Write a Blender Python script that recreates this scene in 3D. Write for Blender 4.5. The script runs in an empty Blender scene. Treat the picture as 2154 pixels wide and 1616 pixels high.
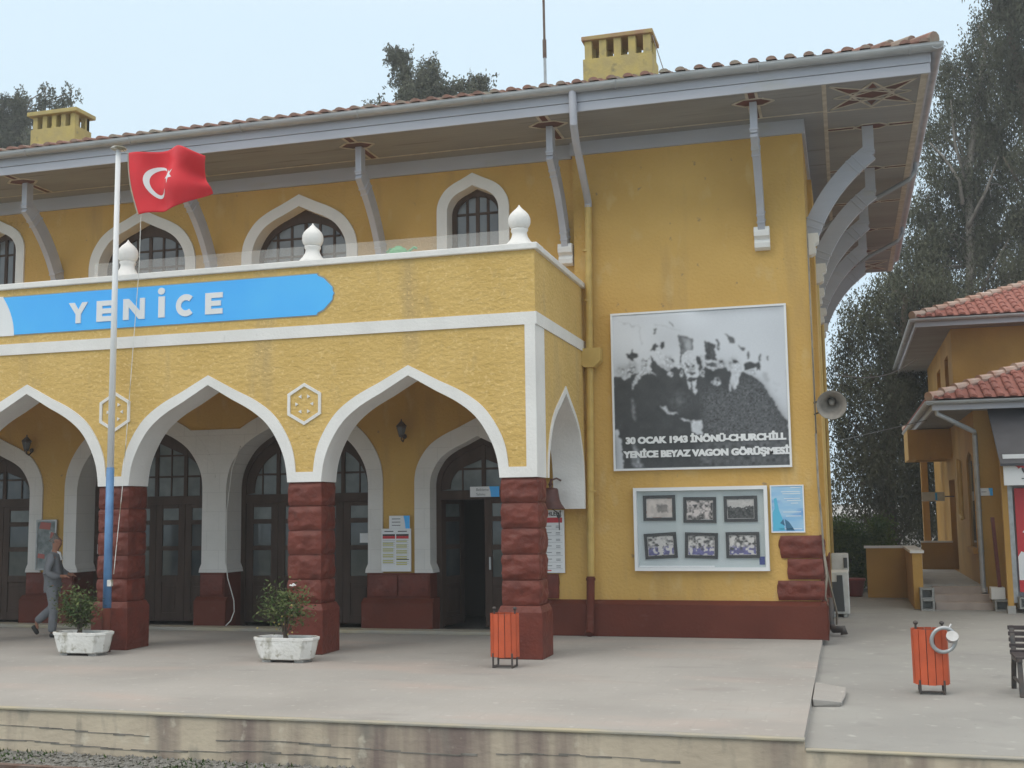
import bpy, math, random
from mathutils import Vector, Matrix, noise
from mathutils.geometry import tessellate_polygon
S = bpy.context.scene
COL = S.collection
R = math.radians
random.seed(7)

# ------------------------------------------------------------ camera
cam = bpy.data.objects.new('camera', bpy.data.cameras.new('camera'))
COL.objects.link(cam)
yaw, pit, rol = R(16.032), R(6.345), R(-0.777)
fw = Vector((-math.sin(yaw)*math.cos(pit), math.cos(yaw)*math.cos(pit), math.sin(pit)))
rt = Vector((math.cos(yaw), math.sin(yaw), 0))
up = rt.cross(fw)
r2 = rt*math.cos(rol)+up*math.sin(rol)
u2 = -rt*math.sin(rol)+up*math.cos(rol)
M = Matrix((r2, u2, -fw)).transposed().to_4x4()
M.translation = Vector((0, 0, 1.9))
cam.matrix_world = M
cam.data.sensor_width = 36
cam.data.lens = 36*2426.5/2154
cam.data.clip_start = 0.1
cam.data.clip_end = 3000
S.camera = cam
# ------------------------------------------------------------ sky + sun (bright overcast, faint sun from front left)
SUN_EL, SUN_AZ = 48, 215           # azimuth clockwise from +Y
w = bpy.data.worlds.new('World'); S.world = w; w.use_nodes = True
nt = w.node_tree; bg = nt.nodes['Background']
sky = nt.nodes.new('ShaderNodeTexSky'); sky.sky_type = 'NISHITA'; sky.sun_disc = False
sky.sun_elevation = R(SUN_EL); sky.sun_rotation = R(SUN_AZ); sky.dust_density = 4; sky.air_density = 1
mx = nt.nodes.new('ShaderNodeMix'); mx.data_type = 'RGBA'
mx.inputs[0].default_value = 0.93
crw = nt.nodes.new('ShaderNodeValToRGB')      # pale blue near the horizon, brighter neutral cloud overhead
crw.color_ramp.elements[0].position = .40; crw.color_ramp.elements[0].color = (.715, .882, 1.0, 1)
crw.color_ramp.elements[1].position = .75; crw.color_ramp.elements[1].color = (1.0, .965, .91, 1)
scw = nt.nodes.new('ShaderNodeVectorMath'); scw.operation = 'SCALE'; scw.inputs['Scale'].default_value = 10.2
nt.links.new(crw.outputs[0], scw.inputs[0]); nt.links.new(scw.outputs[0], mx.inputs[7])
nt.links.new(sky.outputs[0], mx.inputs[6])
# overcast luminance: the zenith is brighter than the horizon
tcw = nt.nodes.new('ShaderNodeTexCoord'); sx = nt.nodes.new('ShaderNodeSeparateXYZ'); mrw = nt.nodes.new('ShaderNodeMapRange')
mrw.inputs[1].default_value = .42; mrw.inputs[2].default_value = 1; mrw.inputs[3].default_value = 1; mrw.inputs[4].default_value = 1.9
nt.links.new(sx.outputs['Z'], crw.inputs[0])
vm = nt.nodes.new('ShaderNodeVectorMath'); vm.operation = 'SCALE'
nt.links.new(tcw.outputs['Generated'], sx.inputs[0]); nt.links.new(sx.outputs['Z'], mrw.inputs[0])
nt.links.new(mx.outputs[2], vm.inputs[0]); nt.links.new(mrw.outputs[0], vm.inputs['Scale']); nt.links.new(vm.outputs[0], bg.inputs[0])
bg.inputs[1].default_value = 0.1
sl = bpy.data.lights.new('sun', 'SUN'); sl.energy = 0.6; sl.angle = R(25); sl.color = (1, .94, .85)
so = bpy.data.objects.new('sun', sl); COL.objects.link(so)
sd = Vector((math.sin(R(SUN_AZ))*math.cos(R(SUN_EL)), math.cos(R(SUN_AZ))*math.cos(R(SUN_EL)), math.sin(R(SUN_EL))))
so.rotation_euler = sd.to_track_quat('Z', 'Y').to_euler(); so.location = (-10, -10, 30)
S.view_settings.view_transform = 'Standard'; S.view_settings.look = 'None'
S.view_settings.exposure = 0.10; S.view_settings.gamma = 1

# ------------------------------------------------------------ materials
def mat(name, col, rough=.8, col2=None, ns=3.0, bump=0, bs=30, det=4, stretch=(1, 1, 1), metal=0, lo=.35, hi=.65, spec=.5, alpha=1, bstretch=None, extra=None):
    m = bpy.data.materials.new(name); m.use_nodes = True
    n = m.node_tree; b = n.nodes['Principled BSDF']
    b.inputs['Base Color'].default_value = (*col, 1); b.inputs['Roughness'].default_value = rough
    b.inputs['Metallic'].default_value = metal; b.inputs['Specular IOR Level'].default_value = spec
    b.inputs['Alpha'].default_value = alpha
    tc = n.nodes.new('ShaderNodeTexCoord')
    out = None
    if col2 or bump:
        mp = n.nodes.new('ShaderNodeMapping'); mp.inputs['Scale'].default_value = stretch
        n.links.new(tc.outputs['Object'], mp.inputs[0])
    if col2:
        t = n.nodes.new('ShaderNodeTexNoise'); t.inputs['Scale'].default_value = ns; t.inputs['Detail'].default_value = det+3
        n.links.new(mp.outputs[0], t.inputs[0])
        r = n.nodes.new('ShaderNodeMapRange'); r.inputs[1].default_value = lo; r.inputs[2].default_value = hi
        n.links.new(t.outputs[0], r.inputs[0])
        x = n.nodes.new('ShaderNodeMix'); x.data_type = 'RGBA'
        x.inputs[6].default_value = (*col, 1); x.inputs[7].default_value = (*col2, 1)
        n.links.new(r.outputs[0], x.inputs[0]); out = x.outputs[2]
    if extra:      # (colour, scale, lo, hi, stretch) second layer
        for (c3, s3, l3, h3, st3) in extra:
            mp3 = n.nodes.new('ShaderNodeMapping'); mp3.inputs['Scale'].default_value = st3
            mp3.inputs['Location'].default_value = (3.3, 1.7, 5.1)
            n.links.new(tc.outputs['Object'], mp3.inputs[0])
            t3 = n.nodes.new('ShaderNodeTexNoise'); t3.inputs['Scale'].default_value = s3; t3.inputs['Detail'].default_value = 8
            n.links.new(mp3.outputs[0], t3.inputs[0])
            r3 = n.nodes.new('ShaderNodeMapRange'); r3.inputs[1].default_value = l3; r3.inputs[2].default_value = h3
            n.links.new(t3.outputs[0], r3.inputs[0])
            x3 = n.nodes.new('ShaderNodeMix'); x3.data_type = 'RGBA'
            n.links.new(r3.outputs[0], x3.inputs[0])
            if out: n.links.new(out, x3.inputs[6])
            else: x3.inputs[6].default_value = (*col, 1)
            x3.inputs[7].default_value = (*c3, 1); out = x3.outputs[2]
    if out: n.links.new(out, b.inputs['Base Color'])
    if bump:
        mb_ = n.nodes.new('ShaderNodeMapping'); mb_.inputs['Scale'].default_value = bstretch or stretch
        n.links.new(tc.outputs['Object'], mb_.inputs[0])
        t2 = n.nodes.new('ShaderNodeTexNoise'); t2.inputs['Scale'].default_value = bs; t2.inputs['Detail'].default_value = 4
        n.links.new(mb_.outputs[0], t2.inputs[0])
        bp = n.nodes.new('ShaderNodeBump'); bp.inputs['Strength'].default_value = min(1, bump); bp.inputs['Distance'].default_value = .03*max(1, bump)
        n.links.new(t2.outputs[0], bp.inputs['Height']); n.links.new(bp.outputs[0], b.inputs['Normal'])
    return m

G = {}
G['stucco'] = mat('rough_yellow_stucco', (.66, .45, .155), .92, (.60, .40, .125), 1.3, .75, 17, stretch=(1, 1, 1), bstretch=(.75, .75, 1.2), extra=[((.52, .36, .14), 5, .6, .8, (1, 1, .5)), ((.46, .33, .16), 1.1, .60, .8, (1.6, 1, .22)), ((.72, .52, .22), 26, .56, .7, (1, 1, 1))])
G['wall'] = mat('yellow_wall_paint', (.62, .39, .117), .88, (.55, .335, .092), .8, .45, 22, extra=[((.43, .28, .11), 1.6, .56, .8, (1.4, 1, .22)), ((.34, .23, .11), 7, .69, .76, (1, 1, 1)), ((.62, .44, .19), 3.5, .60, .8, (1, 1, .5))])
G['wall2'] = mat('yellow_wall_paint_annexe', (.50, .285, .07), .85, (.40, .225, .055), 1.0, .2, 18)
G['white'] = mat('white_plaster', (.80, .785, .76), .7, (.73, .715, .69), 2.0, .2, 25, extra=[((.55, .54, .5), 6, .68, .85, (1, 1, .4))])
G['ston'] = mat('white_painted_stone', (.74, .72, .69), .7, (.67, .65, .615), 1.5, .2, 20)
G['brown'] = mat('red_brown_gloss_paint', (.165, .038, .024), .48, (.125, .030, .020), 5, .5, 16, spec=.3, extra=[((.20, .07, .05), 3, .6, .85, (1, 1, 1)), ((.07, .02, .015), 6, .60, .8, (1, 1, 1))])
G['brownf'] = mat('red_brown_plinth_paint', (.14, .040, .026), .65, (.115, .033, .022), 2, .2, 20, spec=.15, extra=[((.2, .1, .085), 5, .62, .85, (.4, 1, 1))])
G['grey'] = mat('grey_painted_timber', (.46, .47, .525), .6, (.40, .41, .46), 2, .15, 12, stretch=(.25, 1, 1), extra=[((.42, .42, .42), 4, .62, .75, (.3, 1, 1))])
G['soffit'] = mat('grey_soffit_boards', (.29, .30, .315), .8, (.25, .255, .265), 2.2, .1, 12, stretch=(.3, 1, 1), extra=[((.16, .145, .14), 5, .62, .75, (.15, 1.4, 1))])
G['gutter'] = mat('zinc_gutter', (.44, .45, .46), .45, (.34, .35, .36), 5, 0, metal=.3, stretch=(.4, 1, 1))
G['cream'] = mat('cream_trim_paint', (.56, .53, .48), .7, (.40, .37, .32), 6)
G['red'] = mat('soffit_red_paint', (.15, .05, .045), .7, (.085, .045, .042), 3)
G['tile'] = mat('terracotta_tile', (.30, .155, .115), .9, (.21, .12, .095), 3, .3, 20, extra=[((.29, .265, .215), 2.6, .46, .66, (1, 1, 1))])
G['tile2'] = mat('red_terracotta_tile', (.33, .12, .09), .9, (.25, .095, .075), 5, .2, 20)
G['ridge'] = mat('mortared_ridge_tile', (.50, .40, .34), .9, (.42, .25, .19), 3, .3, 20)
G['door'] = mat('dark_brown_door_wood', (.080, .052, .040), .55, (.058, .037, .028), 6, .1, 20, stretch=(1, 1, .2), spec=.2)
G['dark'] = mat('dark_interior', (.02, .02, .02), .9)
G['glassu'] = mat('window_glass_curtain_sky_tint', (.20, .22, .24), .08, (.14, .15, .165), 1.5)  # grey base holds the curtain tone and a painted-in sky reflection
G['glassd'] = mat('door_glass', (.055, .065, .07), .07, (.10, .11, .11), 2.0)
G['frost'] = mat('door_glass_curtained', (.19, .21, .205), .25, (.13, .15, .15), 4)
G['paver'] = mat('platform_paving', (.385, .365, .34), .85, (.335, .32, .30), .5, .15, 25, extra=[((.42, .345, .305), 1.1, .52, .75, (.35, 1, 1)), ((.25, .235, .22), 2.2, .60, .85, (.4, 1, 1)), ((.30, .285, .265), .6, .50, .75, (1, 1, 1)), ((.46, .44, .41), 9, .62, .74, (1, 1, 1)), ((.16, .15, .14), 30, .70, .76, (1, 1, 1))])
G['pave2'] = mat('concrete_paving', (.325, .32, .30), .88, (.275, .27, .255), .7, .15, 25, extra=[((.23, .225, .215), 1.6, .56, .82, (1, 1, 1)), ((.42, .41, .385), 5, .62, .74, (1, 1, 1)), ((.15, .145, .14), 28, .70, .76, (1, 1, 1))])
G['orange'] = mat('orange_painted_slat', (.56, .095, .03), .45, (.45, .075, .025), 5, extra=[((.3, .08, .04), 14, .68, .78, (1, 1, .3))])
G['iron'] = mat('dark_iron', (.045, .045, .045), .5, (.08, .06, .05), 20)
G['steel'] = mat('galvanised_steel', (.45, .46, .47), .35, (.35, .36, .36), 10, metal=.6)
G['concw'] = mat('white_painted_concrete', (.80, .79, .76), .85, (.66, .65, .61), 3, .4, 30, extra=[((.27, .25, .18), 4, .56, .66, (1, 1, .6)), ((.40, .38, .32), 12, .62, .72, (1, 1, 1))])
G['conc'] = mat('bare_concrete', (.42, .41, .385), .9, (.34, .33, .31), 5, .4, 25)
G['soil'] = mat('potting_soil', (.08, .06, .045), 1, (.13, .1, .08), 30, .5, 60)
G['blue'] = mat('sky_blue_sign_paint', (.06, .44, 1.0), .4, (.09, .52, 1.0), .5)
G['signw'] = mat('sign_white', (.80, .81, .82), .5, (.76, .77, .78), 2)
G['black'] = mat('matt_black', (.03, .03, .032), .6)
G['pcol'] = mat('photo_black', (.05, .05, .053), .45, (.075, .075, .08), 1.6, extra=[((.14, .14, .15), 70, .56, .66, (1, 1, 1)), ((.22, .225, .235), 9, .66, .72, (1, 1, 1))])
G['pgrey'] = mat('photo_grey', (.2, .205, .215), .45, (.12, .12, .13), 8)
G['plight'] = mat('photo_pale', (.66, .70, .76), .4, (.60, .65, .71), 1.5)
G['pwhite'] = mat('photo_white', (.74, .78, .84), .4, (.5, .53, .57), 14, lo=.5, hi=.6)
G['lred'] = mat('print_red', (.55, .03, .04), .4)
G['bark'] = mat('pale_eucalyptus_bark', (.27, .25, .22), .9, (.13, .12, .10), 6, .4, 15, stretch=(1, 1, .3))
G['barkd'] = mat('brown_bark', (.12, .095, .07), .95, (.07, .055, .04), 8, .4, 20)
def leaf(name, a, b_, ns=.6):
    return mat(name, a, .8, b_, ns, 0, lo=.4, hi=.6, spec=.12)
G['euc'] = leaf('eucalyptus_leaf', (.066, .074, .048), (.125, .132, .088))
G['euc2'] = leaf('dark_evergreen_leaf', (.050, .056, .038), (.092, .10, .064))
G['hedge'] = leaf('hedge_leaf', (.05, .10, .03), (.11, .16, .045), 3)
G['rose'] = leaf('shrub_leaf', (.06, .10, .035), (.13, .15, .06), 9)
G['flag'] = mat('red_flag_cloth', (.74, .022, .035), .7, (.64, .018, .03), 2)
G['suit'] = mat('grey_suit_cloth', (.19, .20, .22), .85, (.16, .17, .185), 8)
G['skin'] = mat('skin', (.36, .17, .11), .55)
G['hair'] = mat('greying_hair', (.22, .20, .18), .8, (.12, .11, .1), 40)
G['shoe'] = mat('black_shoe', (.02, .02, .02), .4)
G['acw'] = mat('off_white_plastic', (.62, .62, .60), .5, (.5, .5, .47), 6)
G['pipe'] = mat('yellow_painted_pipe', (.60, .42, .13), .6, (.5, .34, .1), 4)
G['bell'] = mat('dark_red_bell_metal', (.13, .045, .035), .5, (.09, .035, .03), 10)
G['kerbp'] = mat('worn_yellow_kerb', (.42, .37, .26), .88, (.33, .315, .28), 4, .2, 30, stretch=(.4, 1, 1))
G['green'] = mat('green_plastic', (.06, .35, .13), .4)
G['clay'] = mat('red_plastic_pot', (.25, .05, .04), .5)
G['bench'] = mat('dark_stained_wood', (.055, .04, .04), .55, (.035, .028, .028), 10)
G['rail'] = mat('rusty_rail', (.12, .065, .045), .7, (.16, .12, .1), 8)
G['ballast'] = mat('ballast_bed', (.22, .21, .19), 1, (.09, .09, .07), 14, 1, 40, extra=[((.12, .16, .06), 1.2, .58, .75, (1, 1, 1))])
G['field'] = mat('distant_ground', (.26, .25, .2), 1, (.18, .2, .12), .3)

# platform face: beige render, dark vertical streaks, a few joints
m = mat('stained_platform_face', (.62, .53, .40), .9, (.50, .42, .32), 1.2, .3, 12, stretch=(1, 1, 1.5),
        extra=[((.24, .185, .16), 1.25, .50, .66, (1.5, 1, .12)), ((.27, .24, .20), 3.2, .56, .70, (1.0, 1, .35)), ((.66, .60, .48), 5, .60, .74, (1, 1, .8))])
G['face'] = m
# interlocking joints of the paving: brick texture mixed in
def add_bricks(m, sx, sy, mortar, colm, w_=.5, h_=.25, plane='xy', fac=.5):
    n = m.node_tree; b = n.nodes['Principled BSDF']
    src = b.inputs['Base Color'].links[0].from_socket
    tc = n.nodes.new('ShaderNodeTexCoord'); sp = n.nodes.new('ShaderNodeSeparateXYZ'); cb = n.nodes.new('ShaderNodeCombineXYZ')
    n.links.new(tc.outputs['Object'], sp.inputs[0])
    n.links.new(sp.outputs['X'], cb.inputs[0]); n.links.new(sp.outputs['Y' if plane == 'xy' else 'Z'], cb.inputs[1])
    br = n.nodes.new('ShaderNodeTexBrick'); br.inputs['Scale'].default_value = 1
    br.inputs['Brick Width'].default_value = sx; br.inputs['Row Height'].default_value = sy; br.inputs['Mortar Size'].default_value = mortar
    br.inputs['Color1'].default_value = (0, 0, 0, 1); br.inputs['Color2'].default_value = (.25, .25, .25, 1); br.inputs['Mortar'].default_value = (1, 1, 1, 1)
    n.links.new(cb.outputs[0], br.inputs[0])
    x = n.nodes.new('ShaderNodeMix'); x.data_type = 'RGBA'; x.inputs[7].default_value = (*colm, 1)
    mm = n.nodes.new('ShaderNodeMath'); mm.operation = 'MULTIPLY'; mm.inputs[1].default_value = fac
    n.links.new(br.outputs['Color'], mm.inputs[0]); n.links.new(mm.outputs[0], x.inputs[0])
    n.links.new(src, x.inputs[6]); n.links.new(x.outputs[2], b.inputs['Base Color'])
add_bricks(G['paver'], .40, .40, .008, (.33, .31, .28), fac=.45)
add_bricks(G['pave2'], .40, .40, .008, (.30, .285, .265), fac=.4)
add_bricks(G['ston'], .47, .33, .006, (.42, .41, .39), plane='xz', fac=.28)
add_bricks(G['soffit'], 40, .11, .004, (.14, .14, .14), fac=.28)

# ------------------------------------------------------------ mesh helpers
def wloc(o):
    v = Vector((0, 0, 0))
    while o: v += o.location; o = o.parent
    return v
class MB:
    def __init__(s): s.v = []; s.f = []; s.m = []; s.mi = 0
    def face(s, idx): s.f.append(idx); s.m.append(s.mi)
    def box(s, x0, x1, y0, y1, z0, z1):
        b = len(s.v)
        s.v += [(x0, y0, z0), (x1, y0, z0), (x1, y1, z0), (x0, y1, z0), (x0, y0, z1), (x1, y0, z1), (x1, y1, z1), (x0, y1, z1)]
        for q in ((0, 3, 2, 1), (4, 5, 6, 7), (0, 1, 5, 4), (1, 2, 6, 5), (2, 3, 7, 6), (3, 0, 4, 7)): s.face([b+i for i in q])
        return s
    def prism(s, loops, ax, a0, a1):
        if not isinstance(loops[0][0], (list, tuple)): loops = [loops]
        mp = {'y': lambda p, a: (p[0], a, p[1]), 'x': lambda p, a: (a, p[0], p[1]), 'z': lambda p, a: (p[0], p[1], a)}[ax]
        tris = tessellate_polygon([[Vector((p[0], p[1], 0)) for p in l] for l in loops])
        flat = [p for l in loops for p in l]; b = len(s.v); n = len(flat)
        s.v += [mp(p, a0) for p in flat]+[mp(p, a1) for p in flat]
        for t in tris:
            A, B, C_ = [flat[i] for i in t]
            if abs((B[0]-A[0])*(C_[1]-A[1])-(C_[0]-A[0])*(B[1]-A[1])) < 1e-9: continue
            s.face([b+i for i in t]); s.face([b+n+i for i in reversed(t)])
        o = 0
        for l in loops:
            k = len(l)
            for i in range(k):
                j = (i+1) % k; s.face([b+o+i, b+o+j, b+n+o+j, b+n+o+i])
            o += k
        return s
    def tube(s, path, r, n=10, cap=True):
        rs = r if isinstance(r, (list, tuple)) else [r]*len(path)
        P = [Vector(p) for p in path]; b = len(s.v); prev = None
        for i, p in enumerate(P):
            d = (P[min(i+1, len(P)-1)]-P[max(i-1, 0)]).normalized()
            if prev is None:
                a = d.orthogonal().normalized()
            else:
                a = prev-d*prev.dot(d)
                a = a.normalized() if a.length > 1e-6 else d.orthogonal().normalized()
            prev = a; c = d.cross(a)
            for k in range(n):
                t = 2*math.pi*k/n; s.v.append(tuple(p+(a*math.cos(t)+c*math.sin(t))*rs[i]))
        for i in range(len(P)-1):
            for k in range(n):
                j = (k+1) % n; s.face([b+i*n+k, b+i*n+j, b+(i+1)*n+j, b+(i+1)*n+k])
        if cap:
            s.face([b+k for k in reversed(range(n))]); s.face([b+(len(P)-1)*n+k for k in range(n)])
        return s
    def beam(s, path, w_, h_, side=(1, 0, 0)):
        """rectangular section along a path; side = width direction"""
        P = [Vector(p) for p in path]; sv = Vector(side).normalized(); b = len(s.v)
        for i, p in enumerate(P):
            d = (P[min(i+1, len(P)-1)]-P[max(i-1, 0)]).normalized(); u = d.cross(sv).normalized()
            for (a, c) in ((-1, -1), (1, -1), (1, 1), (-1, 1)): s.v.append(tuple(p+sv*a*w_/2+u*c*h_/2))
        for i in range(len(P)-1):
            for k in range(4):
                j = (k+1) % 4; s.face([b+i*4+k, b+i*4+j, b+(i+1)*4+j, b+(i+1)*4+k])
        s.face([b+3, b+2, b+1, b]); e = b+(len(P)-1)*4; s.face([e, e+1, e+2, e+3])
        return s
    def lathe(s, prof, c=(0, 0, 0), n=20, ax='z', sx=1, sy=1):
        b = len(s.v)
        for r, z in prof:
            for k in range(n):
                t = 2*math.pi*k/n; x, y = r*math.cos(t)*sx, r*math.sin(t)*sy
                q = (x, y, z) if ax == 'z' else ((x, z, y) if ax == 'y' else (z, x, y))
                s.v.append((c[0]+q[0], c[1]+q[1], c[2]+q[2]))
        for i in range(len(prof)-1):
            for k in range(n):
                j = (k+1) % n; s.face([b+i*n+k, b+i*n+j, b+(i+1)*n+j, b+(i+1)*n+k])
        s.face([b+k for k in reversed(range(n))]); s.face([b+(len(prof)-1)*n+k for k in range(n)])
        return s
    def rock(s, x0, x1, y0, y1, z0, z1, amp=.03, n=7, seed=0):
        """rock-faced block: four bulging sides"""
        cx, cy = (x0+x1)/2, (y0+y1)/2
        faces = [((x0, y0), (x1, y0), (0, -1)), ((x1, y0), (x1, y1), (1, 0)), ((x1, y1), (x0, y1), (0, 1)), ((x0, y1), (x0, y0), (-1, 0))]
        for fi, (A, B, nn) in enumerate(faces):
            b = len(s.v)
            for j in range(n+1):
                for i in range(n+1):
                    u, v = i/n, j/n
                    e = min(1, min(v, 1-v)*5)*min(1, .35+min(u, 1-u)*5)
                    x = A[0]+(B[0]-A[0])*u; y = A[1]+(B[1]-A[1])*u; z = z0+(z1-z0)*v
                    q = noise.noise(Vector((x*7+seed*3.1, y*7, z*7)))*.6+noise.noise(Vector((x*17+seed, y*17, z*17)))*.3
                    d = e*amp*(.7+q*1.5)
                    # keep corners welded: push along both normals at the corner
                    px, py = nn[0]*d, nn[1]*d
                    if i in (0, n):
                        sx_ = 1 if x > cx else -1; sy_ = 1 if y > cy else -1
                        px, py = sx_*d*.7, sy_*d*.7
                    s.v.append((x+px, y+py, z))
            for j in range(n):
                for i in range(n):
                    a = b+j*(n+1)+i; s.face([a, a+1, a+n+2, a+n+1])
        b = len(s.v)
        for z in (z0, z1):
            s.v += [(x0, y0, z), (x1, y0, z), (x1, y1, z), (x0, y1, z)]
        s.face([b+3, b+2, b+1, b]); s.face([b+4, b+5, b+6, b+7])
        return s
    def build(s, name, m, parent=None, smooth=False, bevel=0, kind=None, auto=None, label=None):
        me = bpy.data.meshes.new(name); off = wloc(parent) if parent else Vector((0, 0, 0))
        me.from_pydata([(v[0]-off.x, v[1]-off.y, v[2]-off.z) for v in s.v], [], s.f)
        ms = m if isinstance(m, list) else [m]
        for q in ms: me.materials.append(G[q] if isinstance(q, str) else q)
        me.polygons.foreach_set('material_index', s.m)
        if smooth: me.polygons.foreach_set('use_smooth', [True]*len(me.polygons))
        me.update()
        o = bpy.data.objects.new(name, me); COL.objects.link(o); o.parent = parent
        if bevel:
            bm_ = o.modifiers.new('bevel', 'BEVEL'); bm_.width = bevel; bm_.segments = 2; bm_.limit_method = 'ANGLE'; bm_.angle_limit = R(40)
        if kind: o['kind'] = kind
        if label: o['label'] = label
        return o
def tag(o, label, cat, group=None):
    o['label'] = label; o['category'] = cat
    if group: o['group'] = group
    return o
def thing(name, loc, label, cat, group=None, rz=0):
    o = bpy.data.objects.new(name, None); COL.objects.link(o); o.location = loc; o.empty_display_size = .2
    tag(o, label, cat, group); return o
def spin(root, rz): root.rotation_euler = (0, 0, rz)
def dup(root, loc, label, rz=0):
    r = root.copy(); COL.objects.link(r); r.location = loc; r.rotation_euler = (0, 0, rz); r['label'] = label
    for ch in list(root.children):
        c = ch.copy(); COL.objects.link(c); c.parent = r
        for g in ch.children:
            d = g.copy(); COL.objects.link(d); d.parent = c
    return r
PROF = [(0, 1), (.31, .84), (.545, .725), (.74, .585), (.875, .41), (.965, .215), (1, 0)]
def half(n=5, prof=PROF):
    out = [prof[0]]
    for i in range(len(prof)-1):
        p0 = prof[i-1] if i > 1 else prof[i]; p1 = prof[i]; p2 = prof[i+1]; p3 = prof[min(i+2, len(prof)-1)]
        if i+2 >= len(prof): p3 = (prof[-1][0]+.0, prof[-1][1]-.2)
        for k in range(1, n+1):
            t = k/n
            if i == 0: out.append((p1[0]+(p2[0]-p1[0])*t, p1[1]+(p2[1]-p1[1])*t)); continue
            q = [.5*((2*p1[a])+(-p0[a]+p2[a])*t+(2*p0[a]-5*p1[a]+4*p2[a]-p3[a])*t*t+(-p0[a]+3*p1[a]-3*p2[a]+p3[a])*t**3) for a in (0, 1)]
            out.append((min(1, q[0]), max(0, q[1])))
    return out
def arch(xc, hw, zs, rise, zb=None):
    """open curve left to right, starting/ending at zb (or spring)"""
    h = half()
    L = [(xc-x*hw, zs+z*rise) for x, z in reversed(h)]
    Rr = [(xc+x*hw, zs+z*rise) for x, z in h[1:]]
    c = L+Rr
    if zb is not None and zb < zs-1e-4: c = [(xc-hw, zb)]+c+[(xc+hw, zb)]
    return c
def text(s, size, width=None, bold=0):
    cu = bpy.data.curves.new('t', 'FONT'); cu.body = s; cu.size = size; cu.offset = bold*size; cu.resolution_u = 4
    ob = bpy.data.objects.new('t', cu); COL.objects.link(ob)
    dg = bpy.context.evaluated_depsgraph_get(); dg.update()
    me = bpy.data.meshes.new_from_object(ob.evaluated_get(dg))
    vs = [v.co.copy() for v in me.vertices]; fs = [list(p.vertices) for p in me.polygons]
    bpy.data.objects.remove(ob); bpy.data.curves.remove(cu); bpy.data.meshes.remove(me)
    x0 = min(v.x for v in vs); x1 = max(v.x for v in vs); k = (width/(x1-x0)) if width else 1
    return [((v.x-x0)*k, v.y) for v in vs], fs
def put_text(mb, s, size, x, y, z, width=None, bold=0.02, lift=0):
    """text facing -Y at plane y, lower left at x,z"""
    vs, fs = text(s, size, width, bold); b = len(mb.v)
    mb.v += [(x+p[0], y, z+p[1]) for p in vs]
    for f in fs: mb.face([b+i for i in f])
def put_bold(mb, s, size, x, y, z, width=None, bold=0.03, d=.005):
    for i, (a, b_) in enumerate(((0, 0), (d, 0), (0, d*.6), (d, d*.6))): put_text(mb, s, size, x+a, y-.0006*i, z+b_, width=width, bold=bold)
def rect(x0, x1, z0, z1): return [(x0, z0), (x1, z0), (x1, z1), (x0, z1)]

# ------------------------------------------------------------ SETTING
MB().box(-60, -.43, 10.19, 17.9, -.46, 0).box(-60, -.43, 17.9, 60, -.46, -.05).build('platform', 'paver', kind='structure')
MB().box(-.43, 60, 10.17, 62, -.5, -.08).build('pavement', 'pave2', kind='structure')
f = MB(); f.box(-60, -.425, 10.11, 10.19, -.46, -.025).box(-.425, 60, 10.10, 10.17, -.5, -.10)
f.build('platform_face', 'face', kind='structure')
k = MB(); k.box(-60, -.42, 10.085, 10.17, -.022, .004); k.box(-.42, 60, 10.08, 10.15, -.098, -.076)
k.build('platform_edge', 'kerbp', kind='structure', bevel=.008)
MB().box(-400, 400, -60, 400, -.6, -.51).build('ground', 'field', kind='structure')
MB().box(-60, 60, -2, 10.10, -.52, -.425).build('track_bed', 'ballast', kind='structure')
# horizontal crack lines in the face are thin dark strips on its surface, not cut grooves
g = MB(); random.seed(3)
for (xa, xb, z) in ((-9.0, -6.6, -.20), (-5.9, -3.2, -.24), (-3.1, -1.4, -.235), (-9, -4.5, -.34)):
    pts = []; x = xa
    while x < xb: pts.append((x, z+random.uniform(-.010, .010)+.02*math.sin(x*2.1))); x += random.uniform(.05, .16)
    for i in range(len(pts)-1):
        (x1, z1), (x2, z2) = pts[i], pts[i+1]
        g.box(x1, x2, 10.104, 10.112, min(z1, z2)-.0015, max(z1, z2)+.0015)
g.build('face_cracks', 'bark', kind='structure')
# step along the door wall
MB().box(-16.8, -4.57, 17.42, 17.79, 0, .055).build('doorway_step', 'kerbp', kind='structure', bevel=.01)
# ballast stones + weeds (stuff)
st = MB(); random.seed(11)
for i in range(5200):
    x = random.uniform(-10.5, -2.5); y = random.uniform(8.9, 10.08); r = random.uniform(.012, .04)
    b = len(st.v)
    for (a, c, e) in ((1, 0, 0), (-1, 0, 0), (0, 1, 0), (0, -1, 0), (0, 0, 1), (0, 0, -1)):
        q = r*random.uniform(.6, 1.2); st.v.append((x+a*q, y+c*q, -.425+e*q*.7+.008))
    for fc in ((0, 2, 4), (2, 1, 4), (1, 3, 4), (3, 0, 4), (2, 0, 5), (1, 2, 5), (3, 1, 5), (0, 3, 5)): st.face([b+j for j in fc])
o = st.build('ballast_stones', mat('stone_chips', (.26, .25, .23), .95, (.13, .125, .11), 25)); tag(o, 'grey ballast stones between the rail and the platform face', 'gravel'); o['kind'] = 'stuff'
wd = MB(); random.seed(5)
for i in range(420):
    x = random.choice([random.gauss(-7.9, .2), random.gauss(-6.0, .10), random.gauss(-8.4, .1), random.uniform(-9, -5)]); y = random.uniform(9.6, 10.08); h = random.uniform(.015, .05)
    a = random.uniform(0, 6.28); b = len(wd.v); dx, dy = math.cos(a)*.012, math.sin(a)*.012
    wd.v += [(x-dx, y-dy, -.42), (x+dx, y+dy, -.42), (x+random.uniform(-.03, .03), y+random.uniform(-.03, .0), -.42+h)]; wd.face([b, b+1, b+2])
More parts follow.
